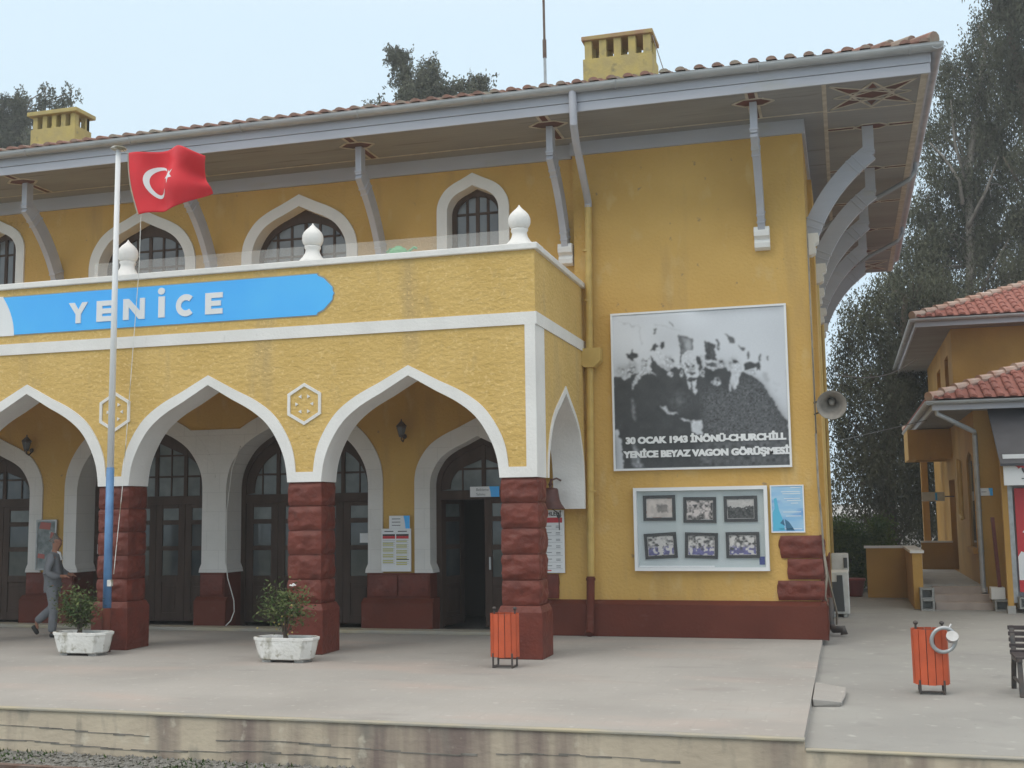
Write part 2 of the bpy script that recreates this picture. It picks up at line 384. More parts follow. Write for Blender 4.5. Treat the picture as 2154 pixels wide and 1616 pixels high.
o = wd.build('weeds', 'hedge'); tag(o, 'low green weeds growing at the foot of the platform face', 'weeds'); o['kind'] = 'stuff'
rl = MB()
for (yy) in (9.13, 7.695):
    rl.box(-60, 30, yy-.035, yy+.035, -.36, -.32).box(-60, 30, yy-.009, yy+.009, -.45, -.36).box(-60, 30, yy-.07, yy+.07, -.47, -.45)
tag(rl.build('railway_track', 'rail'), 'rusty steel rails lying in ballast in front of the platform', 'railway track')

# ------------------------------------------------------------ STATION BUILDING
YP, YQ, YW, YM = 14.74, 15.21, 17.84, 17.74
ZS = 7.83
B = thing('station_building', (-10.4, 17.84, 0), 'large yellow two storey station building with arched portico and wide grey eaves', 'building')
# --- portico front
pil = [-16.60, -13.47, -10.35, -7.27, -4.16]
PW = .26
ctr = [(pil[i]+pil[i+1])/2 for i in range(4)]
HW = [(pil[i+1]-pil[i])/2-PW for i in range(4)]
Z1, RI = 2.36, 1.43
XL, XR = -16.86, -3.90
top = [(XL, 2.36)]   # trim polygon upper boundary
wl = [(XL, 5.42), (XL, 2.50)]
for i in range(4):
    c = arch(ctr[i], HW[i]+.125, Z1+.14, RI+.0, None)
    wl += c
wl += [(-4.045, 2.50), (-4.045, 4.40), (XR, 4.40), (XR, 5.42)]
# wall above the trim (its notches follow the outer edge of the white trim)
MB().prism(wl, 'y', YP, YQ).build('portico_wall', 'stucco', B)
tr = [(XL, 2.36)]
inn = []
for i in range(4): inn += arch(ctr[i], HW[i], Z1, RI)
lo_ = [(XL, 2.36)]+inn+[(XR, 2.36)]
hi_ = list(reversed(wl[1:-1]))  # from corner strip back to left
trim = lo_+[(XR, 4.40), (-4.045, 4.40), (-4.045, 2.50)]
for i in reversed(range(4)): trim += list(reversed(arch(ctr[i], HW[i]+.125, Z1+.14, RI)))
trim += [(XL, 2.50)]
MB().prism(trim, 'y', YP-.022, YQ+.003).build('arch_trim', 'white', B)
MB().box(XL-.02, XR+.022, YP-.024, YP, 4.40, 4.57).box(XR, XR+.022, YP, 17.72, 4.40, 4.57).build('band', 'white', B)
# parapet cap
cp = MB(); cp.box(XL-.05, XR+.05, YP-.05, YQ-.15, 5.42, 5.51).box(XR-.30, XR+.05, YQ-.15, 17.70, 5.42, 5.505)
cp.build('parapet_cap', 'white', B, bevel=.012)
# portico side walls with a pointed arch
for (xa, xb) in ((-4.37, XR), (XL, -16.4)):
    yc, hw = 16.40, 1.16
    oa = arch(yc, hw, 2.36, 1.37)
    ia = arch(yc, hw-.075, 2.36, 1.26)
    lp = [(YQ, 2.36)]+oa+[(yc+hw, 1.96), (YM, 1.96), (YM, 5.42), (YQ, 5.42)]
    MB().prism(lp, 'x', xa, xb).build('portico_wall', 'stucco', B)
    tp = ia+[(yc+hw-.075, 1.94), (yc+hw, 1.94)]+list(reversed(oa))
    MB().prism(tp, 'x', xa-.01, xb+.015).build('arch_trim', 'white', B)
MB().box(XL+.47, XR-.47, YQ, YW, 4.42, 4.9).build('portico_ceiling', 'wall', B)
# inner transverse beams of the portico
for xc in pil[1:-1]:
    ib = arch(16.4, 1.15, 2.36, 1.37)
# --- columns
for xi, xc in enumerate(pil):
    cm = MB()
    z = .68
    for b_ in range(5):
        h = (2.36-.68)/5
        cm.rock(xc-PW+.012, xc+PW-.012, YP+.012, YQ-.012, z+.011, z+h-.011, .036, 14, xi*11+b_); z += h
    cm.box(xc-PW+.022, xc+PW-.022, YP+.022, YQ-.022, .5, 2.36)
    colm = cm.build('column', 'brown', B, smooth=True)
    pm = MB()
    e0, e1 = .045, .02
    pm.v += [(xc-PW-e0, YP-e0, 0), (xc+PW+e0, YP-e0, 0), (xc+PW+e0, YQ+e0, 0), (xc-PW-e0, YQ+e0, 0),
             (xc-PW-e0, YP-e0, .60), (xc+PW+e0, YP-e0, .60), (xc+PW+e0, YQ+e0, .60), (xc-PW-e0, YQ+e0, .60),
             (xc-PW-e1+.01, YP-e1+.01, .685), (xc+PW+e1-.01, YP-e1+.01, .685), (xc+PW+e1-.01, YQ+e1-.01, .685), (xc-PW-e1+.01, YQ+e1-.01, .685)]
    for a in (0, 4):
        for q in range(4): pm.face([a+q, a+(q+1) % 4, a+4+(q+1) % 4, a+4+q])
    pm.face([8, 9, 10, 11]); pm.face([3, 2, 1, 0])
    pm.build('plinth', 'brown', colm, bevel=.012)
# --- hexagon medallions
for xc in pil[1:-1]:
    hm = MB(); xc -= .01
    def hexa(r, k=1): return [(xc+math.sin(R(60*i))*r*k, 3.455+math.cos(R(60*i))*r) for i in range(6)]
    hm.prism([hexa(.298, 1.0), list(reversed(hexa(.25, 1.0)))], 'y', YP-.02, YP+.01)
    for i in range(6):
        a = R(60*i+30); px, pz = xc+math.sin(a)*.12, 3.455+math.cos(a)*.12
        ux, uz = math.sin(a), math.cos(a)
        tri = [(px-ux*.028, pz-uz*.028), (px+ux*.016+uz*.026, pz+uz*.016-ux*.026), (px+ux*.016-uz*.026, pz+uz*.016+ux*.026)]
        hm.prism(tri, 'y', YP-.016, YP+.01)
    hm.build('hexagon_medallion', 'white', B)
# --- finials
for xc in pil:
    fm = MB()
    c = (xc, 14.95, 5.505)
    fm.lathe([(.21, 0), (.20, .035), (.15, .09), (.115, .15), (.105, .20), (.125, .235), (.125, .25), (.112, .26)], c, 8)
    fm.lathe([(.112, .26), (.14, .30), (.155, .35), (.152, .41), (.13, .46), (.09, .505), (.045, .545), (.018, .575), (.004, .60)], c, 20)
    fm.build('finial', 'white', B, smooth=True)
# --- front wall (left of the wing) with openings
zt = ZS
doors = [dict(xc=-15.1, hw=.83, zs=2.36, ri=.78, tr=.27, rec=.30), dict(xc=-12.0, hw=1.27, zs=2.40, ri=1.2, tr=.26, rec=.52),
         dict(xc=-8.95, hw=1.32, zs=2.40, ri=1.22, tr=.26, rec=.52), dict(xc=-5.72, hw=.82, zs=2.36, ri=.78, tr=.27, rec=.30)]
wins = [dict(xc=-15.2, hw=.45, tw=.18, zs=6.9, ri=.42), dict(xc=-12.05, hw=.90, tw=.20, zs=6.42, ri=.82),
        dict(xc=-8.93, hw=.90, tw=.20, zs=6.42, ri=.82), dict(xc=-5.76, hw=.45, tw=.18, zs=6.9, ri=.42)]
holes = []
for d in doors: holes.append(list(reversed(arch(d['xc'], d['hw']+d['tr'], d['zs']+.08, d['ri']+.22, .0))))
for q in wins: holes.append(list(reversed(arch(q['xc'], q['hw']+q['tw'], q['zs']+.02, q['ri']+.19, 5.0))))
lower = [(-20.4, 0)]
for d in doors: lower += arch(d['xc'], d['hw']+d['tr'], d['zs']+.08, d['ri']+.22, 0)
outer = lower+[(-4.55, 0), (-4.55, 4.9), (-4.03, 4.9), (-4.03, zt), (-20.4, zt)]
MB().prism([outer]+holes[4:], 'y', YW, YW+.55).build('wall', 'wall', B)
MB().box(-4.55, -4.03, YM, YW+.45, 0, 4.9).box(-4.03, -.42, YM, YW+.45, 0, zt).build('wall', 'wall', B)
def shutm(name, **k): return mat(name, **k)
for di, d in enumerate(doors):
    ia = arch(d['xc'], d['hw'], d['zs'], d['ri'], .94); oa = arch(d['xc'], d['hw']+d['tr'], d['zs']+.08, d['ri']+.22, .94)
    # flared foot
    lp = [(d['xc']-d['hw']+.05, .94), (d['xc']-d['hw']+.04, 1.0), (d['xc']-d['hw'], 1.09)]+ia[1:-1]+[(d['xc']+d['hw'], 1.09), (d['xc']+d['hw']-.04, 1.0), (d['xc']+d['hw']-.05, .94)]+list(reversed(oa))
    # neighbours share the pier between the two wide doors: clip at pier centre
    if di == 1: lp = [(min(x, -10.475), z) for x, z in lp]
    if di == 2: lp = [(max(x, -10.475), z) for x, z in lp]
    MB().prism(lp, 'y', YW-.03, YW+.54).build('door_surround', 'ston', B)
# white spandrel over the central pier
sp = MB(); a1 = [p for p in arch(-12.0, 1.27+.26, 2.48, 1.42) if p[0] > -11.25]; a2 = [p for p in arch(-8.95, 1.32+.26, 2.48, 1.44) if p[0] < -9.70]
zz = 3.40
a1 = [p for p in a1 if p[1] < zz and p[0] < -10.48]; a2 = [p for p in a2 if p[1] < zz and p[0] > -10.47]
sp.prism([(-11.06, zz)]+a1+[(-10.475, 2.6)]+a2+[(-9.88, zz)], 'y', YW-.028, YW+.002)
sp.build('pier_spandrel', 'ston', B)
# plinths between the doors
for (xa, xb) in ((-14.27, -13.27), (-10.73, -10.27), (-7.63, -6.54), (-4.90, -4.50)):
    p = MB(); p.box(xa-.005, xb+.005, YW-.05, YW+.545, 0.0, .94)
    pl = p.build('pier_base', 'brownf', B)
    q = MB(); q.prism([(YW-.13, 0), (YW-.13, .46), (YW-.05, .53), (YW+.2, .53), (YW+.2, 0)], 'x', xa-.07, xb+.07); q.build('plinth', 'brownf', pl, bevel=.008)
    q = MB()
    n_ = max(1, round((xb-xa)/.5))
    for i in range(n_): q.rock(xa+(xb-xa)*i/n_+.02, xa+(xb-xa)*(i+1)/n_-.02, YW-.07, YW+.3, .57, .90, .02, 6, i)
    q.build('rock_face', 'brown', pl, smooth=True)
# door joinery
def bar(mb, x0, x1, z0, z1, y, t=.05): mb.box(x0, x1, y, y+t, z0, z1)
def zarch(x, xc, hw, zs, ri):
    u = abs(x-xc)/hw; h = half()
    if u >= 1: return zs
    for i in range(len(h)-1):
        if h[i][0] <= u <= h[i+1][0]:
            t = (u-h[i][0])/max(1e-6, h[i+1][0]-h[i][0]); return zs+ri*(h[i][1]+(h[i+1][1]-h[i][1])*t)
    return zs
for di, d in enumerate(doors):
    xc, hw, zs, ri = d['xc'], d['hw'], d['zs'], d['ri']; y = YW+d['rec']-.02
    door = MB()
    ia = arch(xc, hw+.02, zs, ri+.02, 0.0); ib = arch(xc, hw-.085, zs, ri-.12, 0.0)
    door.prism(ia+list(reversed(ib)), 'y', y, y+.11)
    door.box(xc-hw+.08, xc+hw-.08, y+.005, y+.105, 2.12, 2.27)
    dr = door.build('door', 'door', B, bevel=.006)
    nl = 4 if hw > 1 else 2; lw = (2*hw-.17)/nl
    tm = MB(); tg = MB()
    # transom: panes and bars
    for i in range(nl+1):
        x = xc-hw+.085+lw*i
        if 0 < i < nl: tm.box(x-.035, x+.035, y+.02, y+.08, 2.27, zarch(x, xc, hw-.08, zs, ri-.12)+.02)
    for i in range(nl):
        x = xc-hw+.085+lw*(i+.5); zh = zarch(x, xc, hw-.08, zs, ri-.12)
        if zh > 2.6: tm.box(x-.012, x+.012, y+.03, y+.07, 2.27, zh+.02)
    for zb in (2.62, 3.0):
        if zb < zs+ri-.25:
            xx = [x*.02 for x in range(int((xc-hw)*50), int((xc+hw)*50)) if zarch(x*.02, xc, hw-.08, zs, ri-.12) > zb]
            if xx: tm.box(xx[0], xx[-1], y+.03, y+.07, zb-.017, zb+.017)
    # solid arch board around the panes
    t1 = arch(xc, hw-.08, zs, ri-.115, 2.27); t2 = arch(xc, hw-.24, zs-.02, ri-.33, 2.30)
    tm.prism(t1+list(reversed(t2)), 'y', y+.025, y+.075)
    tm.build('transom_frame', 'door', dr, bevel=.004)
    tg.prism(arch(xc, hw-.1, zs, ri-.14, 2.27), 'y', y+.05, y+.056)
    tg.build('transom_glass', 'frost' if di != 0 else 'glassd', dr)
    for i in range(nl):
        x0 = xc-hw+.085+lw*i; x1 = x0+lw
        is_open = (di == 3 and i == 0)
        lf = MB(); gl = MB(); ox = x0 if is_open else 0; oy = y+.03 if is_open else 0
        X0, X1, Yd = (0, lw, 0) if is_open else (x0, x1, y+.03)
        X0 += .004; X1 -= .004
        ps = .11*min(1, lw/.55)+.02
        # stiles and rails
        zs_ = [.075, .78, .86, 1.32, 1.40, 1.80, 1.86, 2.04, 2.12]
        lf.box(X0, X0+ps, Yd, Yd+.05, .06, 2.12); lf.box(X1-ps, X1, Yd, Yd+.05, .06, 2.12)
        for (za, zb) in ((.06, .2), (.74, .86), (1.30, 1.38), (1.76, 1.84), (2.05, 2.12)): lf.box(X0+ps, X1-ps, Yd, Yd+.05, za, zb)
        lf.box(X0+ps, X1-ps, Yd+.015, Yd+.035, .2, .74)
        lf.box(X0+ps+.05, X1-ps-.05, Yd+.002, Yd+.02, .27, .67)
        gl.box(X0+ps, X1-ps, Yd+.02, Yd+.028, .86, 1.76)
        gt = MB(); gt.box(X0+ps, X1-ps, Yd+.02, Yd+.028, 1.84, 2.05)
        if is_open:
            lo = lf.build('door_leaf', 'door', None, bevel=.005); lo.parent = dr
            # geometry local to hinge
            lo.location = Vector((ox, oy, 0))-wloc(dr); lo.rotation_euler = (0, 0, R(78))
            for mbb, nm in ((gl, 'glassd'), (gt, 'frost')):
                me = bpy.data.meshes.new('pane'); me.from_pydata(mbb.v, [], mbb.f); me.materials.append(G[nm])
                gp = bpy.data.objects.new('pane', me); COL.objects.link(gp); gp.parent = dr; gp.location = lo.location; gp.rotation_euler = lo.rotation_euler
        else:
            lo = lf.build('door_leaf', 'door', dr, bevel=.005)
            gl.build('pane', 'glassd', dr); gt.build('pane', 'frost', dr)
    if di == 3:
        hb = MB(); hb.box(xc+.09, xc+.12, y-.02, y+.03, .98, 1.18); hb.build('handle', 'steel', dr)
# interior: dark floor and back wall behind the open leaf
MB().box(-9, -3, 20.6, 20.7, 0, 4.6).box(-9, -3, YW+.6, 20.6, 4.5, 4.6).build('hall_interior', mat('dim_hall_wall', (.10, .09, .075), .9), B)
# windows upstairs
for wi, q in enumerate(wins):
    xc, hw = q['xc'], q['hw']; zs, ri = q['zs'], q['ri']
    ia = arch(xc, hw, zs, ri, 5.0); oa = arch(xc, hw+q['tw'], zs+.02, ri+.19, 5.0)
    fr = MB().prism(ia+list(reversed(oa)), 'y', YW-.035, YW+.4).build('window', 'ston' if 0 else 'white', B)
    y = YW+.24
    wf = MB()
    i1 = arch(xc, hw+.01, zs, ri+.01, 5.0); h2 = hw-.085
    # round headed panes inside the pointed brown board
    n = 16; rr = [(xc-h2, 5.05)]+[(xc-h2*math.cos(math.pi*k_/n), zs-.02+min(h2, ri*.74)*math.sin(math.pi*k_/n)) for k_ in range(n+1)]+[(xc+h2, 5.05)]
    wf.prism(i1+list(reversed(rr)), 'y', y, y+.06)
    nb = 4 if hw < .6 else 6
    for k_ in range(1, nb):
        x = xc-h2+2*h2*k_/nb; u = (x-xc)/h2
        ztop = zs-.02+min(h2, ri*.74)*math.sqrt(max(0, 1-u*u))
        t_ = .022 if k_ != nb//2 else .032
        wf.box(x-t_, x+t_, y+.008, y+.05, 5.05, ztop+.01)
    for zb in (5.55, 6.12, zs+.0 if hw < .6 else zs-.0, ):
        wf.box(xc-h2, xc+h2, y+.012, y+.046, zb-.02, zb+.02)
    if hw > .6: wf.box(xc-h2*.8, xc+h2*.8, y+.012, y+.046, zs+.30, zs+.335)
    wf.build('frame', 'door', fr, bevel=.004)
    MB().prism(arch(xc, hw-.02, zs, ri-.02, 5.0), 'y', y+.03, y+.036).build('glass', 'glassu', fr)
# side wall, bay, back wall
MB().box(-.87, -.42, YW+.45, 28.7, 0, zt).box(-.42, -.345, 19.6, 21.4, 0, 7.4).build('wall', 'wall', B)
MB().box(-20.4, -.87, 28.2, 28.7, 0, zt).box(-20.4, -19.9, YW+.55, 28.2, 0, zt).build('wall', 'wall', B)
bs = MB(); bs.box(-.42, -.325, 19.56, 21.44, 0, 1.12); bs.build('bay_base', 'brownf', B)
# wing plinth (sloped top)
wp = MB(); wp.prism([(YM-.14, 0), (YM-.14, .48), (YM-.0, .545), (YM, 0)], 'x', -4.62, -.42+.08)
wp.prism([(-.42, 0), (-.42, .545), (-.34, .48), (-.34, 0)], 'y', YM-.138, 19.56)
wp.build('plinth', 'brownf', B, bevel=.008)
# quoins
qm = MB()
for i, (xa, z0, z1) in enumerate(((-.97, 1.17, 1.50), (-.88, .86, 1.16), (-1.03, .555, .84))): MB().rock(xa, -.38, YM-.025, YM+.5, z0, z1, .045, 12, i+40).build('quoin', 'brown', B, smooth=True)
MB().rock(-4.62, -4.38, YM-.035, YM+.3, .555, .93, .02, 6, 70).build('quoin', 'brown', B, smooth=True)
# frieze, soffit, fascia, gutter
XE, YF, YB = 1.33, 16.32, 30.2; XW = -22.2
fz = MB(); fz.box(-20.4, -4.06, YW-.05, YW, 7.60, ZS).box(-4.06, -.38, YM-.05, YM, 7.615, ZS).box(-.42, -.38, YM, 28.7, 7.60, ZS)
fz.build('frieze', 'grey', B)
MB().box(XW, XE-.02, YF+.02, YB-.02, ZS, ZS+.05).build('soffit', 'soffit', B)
fa = MB()
for (za, zb, pr) in ((ZS-.005, ZS+.135, .0), (ZS+.141, ZS+.29, .012)):
    fa.box(XW-pr, XE+pr, YF-.03-pr, YF, za, zb); fa.box(XE, XE+.03+pr, YF-.03-pr, YB, za, zb); fa.box(XW-.03-pr, XW, YF-.03, YB, za, zb); fa.box(XW, XE, YB, YB+.03, za, zb)
fa.build('fascia', 'grey', B, bevel=.004)
gu = MB()
def gutter_prof(): return [(math.cos(R(a))*.085, math.sin(R(a))*.085) for a in range(180, 361, 15)]+[(.085, .012), (.074, .012)]+[(math.cos(R(a))*.074, math.sin(R(a))*.074) for a in range(360, 179, -15)]+[(-.074, .012), (-.09, .012)]
gp = gutter_prof()
gu.prism([(YF-.125+a, ZS+.345+b_) for a, b_ in gp], 'x', XW-.2, XE+.2)
gu.prism([(XE+.125+a, ZS+.343+b_) for a, b_ in gp], 'y', YF-.2, YB+.2)
for i in range(9):
    x = -15.3+i*2.05; gu.tube([(x, YF-.125+math.cos(R(a))*.088, ZS+.345+math.sin(R(a))*.088) for a in range(180, 361, 15)], .012, 6)
gu.build('gutter', 'gutter', B)
# soffit cream lines and ornaments
ln = MB(); z0, z1 = ZS-.006, ZS
ln.box(-20, -.09, 17.44, 17.475, z0, z1); ln.box(-.09, -.03, YF, 29.9, z0, z1); ln.box(1.24, 1.33, YF, YB-.02, z0, z1); ln.box(-.03, 1.24, 17.50, 17.53, z0, z1)
ln.box(-.03, 1.24, 28.75, 28.79, z0, z1)
ln.build('soffit_trim', 'cream', B)
def seg(mb, p, q, w_, za, zb):
    d = Vector((q[0]-p[0], q[1]-p[1])); n = Vector((-d.y, d.x)).normalized()*w_/2
    mb.prism([(p[0]+n.x, p[1]+n.y), (p[0]-n.x, p[1]-n.y), (q[0]-n.x, q[1]-n.y), (q[0]+n.x, q[1]+n.y)], 'z', za, zb)
def poly_out(mb, pts, w_, za, zb):
    for i in range(len(pts)): seg(mb, pts[i], pts[(i+1) % len(pts)], w_, za, zb)
BR = [-16.9, -13.76, -10.58, -7.36, -4.17, -1.07]
for bx in BR:
    om = MB(); yc = 16.72
    hx = [(bx-.30, yc), (bx-.13, yc-.15), (bx+.13, yc-.15), (bx+.30, yc), (bx+.13, yc+.15), (bx-.13, yc+.15)]
    om.prism(hx, 'z', ZS-.005, ZS); om.box(bx-.045, bx+.045, YF, yc-.15, ZS-.005, ZS); om.box(bx-.045, bx+.045, yc+.15, 17.44, ZS-.005, ZS)
    om.mi = 1
    poly_out(om, hx, .04, ZS-.010, ZS-.001)
    for s_ in (-1, 1):
        om.box(bx+s_*.07-.02, bx+s_*.07+.02, YF, yc-.14, ZS-.009, ZS-.0005); om.box(bx+s_*.07-.02, bx+s_*.07+.02, yc+.14, 17.44, ZS-.009, ZS-.0005)
    om.build('soffit_ornament', ['red', 'cream'], B)
SBY = [18.38, 20.75, 23.1, 25.45, 27.6]
for by in SBY:
    om = MB(); xc = .62
    hx = [(xc-.26, by), (xc-.12, by-.13), (xc+.12, by-.13), (xc+.26, by), (xc+.12, by+.13), (xc-.12, by+.13)]
    om.prism(hx, 'z', ZS-.005, ZS); om.box(-.03, xc-.2, by-.035, by+.035, ZS-.005, ZS); om.box(xc+.2, 1.24, by-.035, by+.035, ZS-.005, ZS)
    om.mi = 1
    poly_out(om, hx, .035, ZS-.010, ZS-.001)
    for s_ in (-1, 1):
        om.box(-.03, xc-.25, by+s_*.06-.018, by+s_*.06+.018, ZS-.009, ZS-.0005); om.box(xc+.25, 1.24, by+s_*.06-.018, by+s_*.06+.018, ZS-.009, ZS-.0005)
    om.build('soffit_ornament', ['red', 'cream'], B)
for (ya, yb) in ((YF+.06, 17.47), (28.85, 29.95)):     # interlaced star panels
    om = MB(); xc, yc = .605, (ya+yb)/2; hx_, hy_ = .60, (yb-ya)/2-.02
    P = lambda u, v: (xc+u*hx_, yc+v*hy_)
    red = [[P(-.95, -.9), P(-.2, -.45), P(-.42, -.1)], [P(.95, -.9), P(.2, -.45), P(.42, -.1)], [P(-.95, .9), P(-.2, .45), P(-.42, .1)], [P(.95, .9), P(.2, .45), P(.42, .1)],
           [P(-.38, 0), P(-.2, -.3), P(.2, -.3), P(.38, 0), P(.2, .3), P(-.2, .3)], [P(-.1, .5), P(.1, .5), P(0, .85)], [P(-.1, -.5), P(.1, -.5), P(0, -.85)]]
    for r_ in red: om.prism(r_, 'z', ZS-.005, ZS)
    om.mi = 1; zA, zB = ZS-.010, ZS-.001
    poly_out(om, [P(-.98, -.95), P(.5, .0), P(-.98, .95), P(-.42, 0)], .030, zA, zB)
    poly_out(om, [P(.98, -.95), P(-.5, .0), P(.98, .95), P(.42, 0)], .030, zA-.001, zB-.0005)
    poly_out(om, [P(0, -.98), P(-.48, 0), P(0, .98), P(.48, 0)], .030, zA-.002, zB-.001)
    poly_out(om, [P(-.9, -.02), P(-.3, -.35), P(.3, -.35), P(.9, -.02), P(.3, .35), P(-.3, .35)], .022, zA-.003, zB-.0015)
    om.build('soffit_star', ['red', 'cream'], B)
# curved brackets
def bracket(px, py, dx, dy):
    """foot on the wall at (px,py); reaches out along (dx,dy)"""
    bk = MB(); side = (abs(dy), abs(dx), 0); Rr, Hh = 1.0, 1.22; z0_ = 6.17
    path = []
    for i in range(15):
        t = i/14; o_ = .05*(1-t)**2+2*t*(1-t)*.33+t*t*1.0; zz_ = 6.17*(1-t)**2+2*t*(1-t)*6.92+t*t*7.40
        path.append((px+dx*o_, py+dy*o_, zz_))
    bk.beam(path, .105, .27, side)
    cx, cy = px+dx*.98, py+dy*.98
    wx_, wy_ = (.052, .085) if dy else (.085, .052)
    bk.box(cx-wx_, cx+wx_, cy-wy_, cy+wy_, 7.36, ZS-.006)
    bk.box(cx-wx_-.012, cx+wx_+.012, cy-wy_-.012, cy+wy_+.012, 7.40, 7.43)
    for ti in (1, 2, 12, 11):
        p = path[ti]; d = (Vector(path[ti+1])-Vector(path[ti-1])).normalized()*.012
        bk.beam([tuple(Vector(p)-d), tuple(Vector(p)+d)], .125, .29, side)
    b_o = bk.build('bracket', 'grey', B, bevel=.004)
    cb = MB(); prof = [(0, 5.83), (.06, 5.83), (.12, 5.86), (.13, 5.93), (.10, 5.98), (.12, 6.0), (.17, 6.03), (.18, 6.10), (.165, 6.17), (0, 6.17)]
    if dy: cb.prism([(py+dy*a, z_) for a, z_ in prof], 'x', px-.115, px+.115)
    else: cb.prism([(px+dx*a, z_) for a, z_ in prof], 'y', py-.115, py+.115)
    cb.build('corbel', 'white', b_o)
for bx in BR: bracket(bx, YM if bx > -4 else YW, 0, -1)
for by in SBY: bracket(-.345 if 19.6 < by < 21.4 else -.42, by, 1, 0)
# roof: hipped, barrel tiles in corrugated strips
def tiled_roof(name, x0, x1, y0, y1, z0, pitch, step, r, m, parent, ridge_m='ridge', sides='FRBL', courses=True):
    tp = math.tan(R(pitch)); hw = min(x1-x0, y1-y0)/2
    base = MB()
    if (x1-x0) > (y1-y0): ra, rb = (x0+hw, (y0+y1)/2), (x1-hw, (y0+y1)/2)
    else: ra, rb = ((x0+x1)/2, y0+hw), ((x0+x1)/2, y1-hw)
    zr = z0+hw*tp
    base.v = [(x0, y0, z0), (x1, y0, z0), (x1, y1, z0), (x0, y1, z0), (*ra, zr), (*rb, zr)]
    if (x1-x0) > (y1-y0): base.f = [[0, 1, 5, 4], [1, 2, 5], [2, 3, 4, 5], [3, 0, 4], [3, 2, 1, 0]]
    else: base.f = [[0, 1, 4], [1, 2, 5, 4], [2, 3, 5], [3, 0, 4, 5], [3, 2, 1, 0]]
    base.m = [0]*5
    rf = base.build('roof', m, parent)
    tm_ = MB(); cl = .36
    for sd_ in sides:
        L = (x1-x0) if sd_ in 'FB' else (y1-y0)
        n_ = int(L/step)
        for i in range(n_):
            s_ = (i+.5)*L/n_; run = min(s_, L-s_, hw)
            if run < .1: continue
            nc = max(1, int(run/cl)) if courses else 1
            for c_ in range(nc):
                a0 = run*c_/nc-(.03 if c_ == 0 else 0); a1 = run*(c_+1)/nc+.04
                b = len(tm_.v); K = 6
                jit = random.uniform(-.012, .012)
                for (aa, lift, rr) in ((a0, .035, r*1.08), (a1, .0, r*.88)):
                    for k_ in range(K+1):
                        t = math.pi*k_/K; u = s_+jit-math.cos(t)*rr; zz_ = z0+max(aa, 0)*tp+lift*.7+math.sin(t)*rr*.75-(.03*tp if aa < 0 else 0)
                        if sd_ == 'F': tm_.v.append((x0+u, y0+aa, zz_))
                        elif sd_ == 'B': tm_.v.append((x0+u, y1-aa, zz_))
                        elif sd_ == 'R': tm_.v.append((x1-aa, y0+u, zz_))
                        else: tm_.v.append((x0+aa, y0+u, zz_))
                for k_ in range(K): tm_.face([b+k_, b+k_+1, b+K+2+k_, b+K+1+k_])
                tm_.face([b+k_ for k_ in range(K+1)])
    tm_.build('tiles', m, rf, smooth=False)
    rg = MB()
    for (p, q) in (((x0, y0), ra), ((x1, y0), rb if (x1-x0) > (y1-y0) else ra), ((x1, y1), rb), ((x0, y1), ra if (x1-x0) > (y1-y0) else rb)):
        A = Vector((*p, z0+.03)); Bq = Vector((*q, zr+.03)); n_ = int((Bq-A).length/.38)
        for i in range(n_):
            a = A.lerp(Bq, i/n_); c_ = A.lerp(Bq, (i+1.12)/n_ if i < n_-1 else 1); a.z += .02; c_.z -= .02; rg.tube([a, c_], [.10, .08] if courses else [.08, .06], 10)
    rg.tube([(*ra, zr+.04), (*rb, zr+.04)], .11, 10)
    rg.build('ridge_tiles', ridge_m, rf)
    return rf
random.seed(21)
tiled_roof('roof', XW-.05, XE+.10, YF-.10, YB+.05, ZS+.395, 17.5, .255, .070, 'tile', B, ridge_m='tile')
# chimneys
def chimney(xa, xb, y, zb, z1_, z2_, z3_, nslot, m, dp=.75, over=.02):
    c = MB(); c.box(xa, xb, y, y+dp, zb, z1_)
    wq = .05; c.prism([rect(xa+wq, xb-wq, z2_-.28, z2_)], 'y', y+.3, y+.45) if 0 else None
    n_ = nslot; pw = (xb-xa-.06)/(2*n_+1)
    for i in range(n_+1):
        x = xa+.03+i*2*pw; x2 = x+pw*1.0
        c.box(x, x2, y+.03, y+.17, z1_, z2_); c.box(x, x2, y+dp-.17, y+dp-.03, z1_, z2_)
    for xs in (xa+.03, xb-.03-pw): c.box(xs, xs+pw, y+.42, y+.52, z1_, z2_)
    c.box(xa+.2, xb-.2, y+dp/2-.03, y+dp/2+.03, z1_, z1_+.14)
    ch = c.build('chimney', m, B, bevel=.01)
    t = MB(); t.box(xa-over, xb+over, y-over, y+dp+over, z2_, z3_); t.build('cap', 'chimcap' if over < .05 else m, ch, bevel=.012)
G['chimcap'] = mat('weathered_cap', (.36, .22, .13), .9, (.40, .30, .13), 5)
G['chim'] = mat('faded_yellow_chimney', (.50, .40, .14), .9, (.42, .34, .15), 4, .3, 20, extra=[((.22, .2, .12), 4, .6, .75, (1, 1, 1))])
chimney(-4.31, -3.03, 20, 8.6, 10.15, 10.50, 10.58, 4, 'chim')
chimney(-16.30, -15.20, 20, 8.6, 10.10, 10.38, 10.47, 4, 'chim', dp=.55, over=.06)
# slim roof mast
ms = MB(); ms.tube([(-4.32, 17.2, 8.3), (-4.325, 17.2, 9.1)], .024, 8); ms.mi = 1; ms.tube([(-4.325, 17.2, 9.1), (-4.33, 17.2, 10.6), (-4.34, 17.2, 12)], .02, 8); ms.tube([(-4.325, 17.2, 9.1), (-4.326, 17.2, 9.4)], .032, 8)
o = ms.build('roof_mast', ['steel', 'rail'], None); tag(o, 'thin rusty metal mast rising from the roof edge beside the chimney', 'mast')
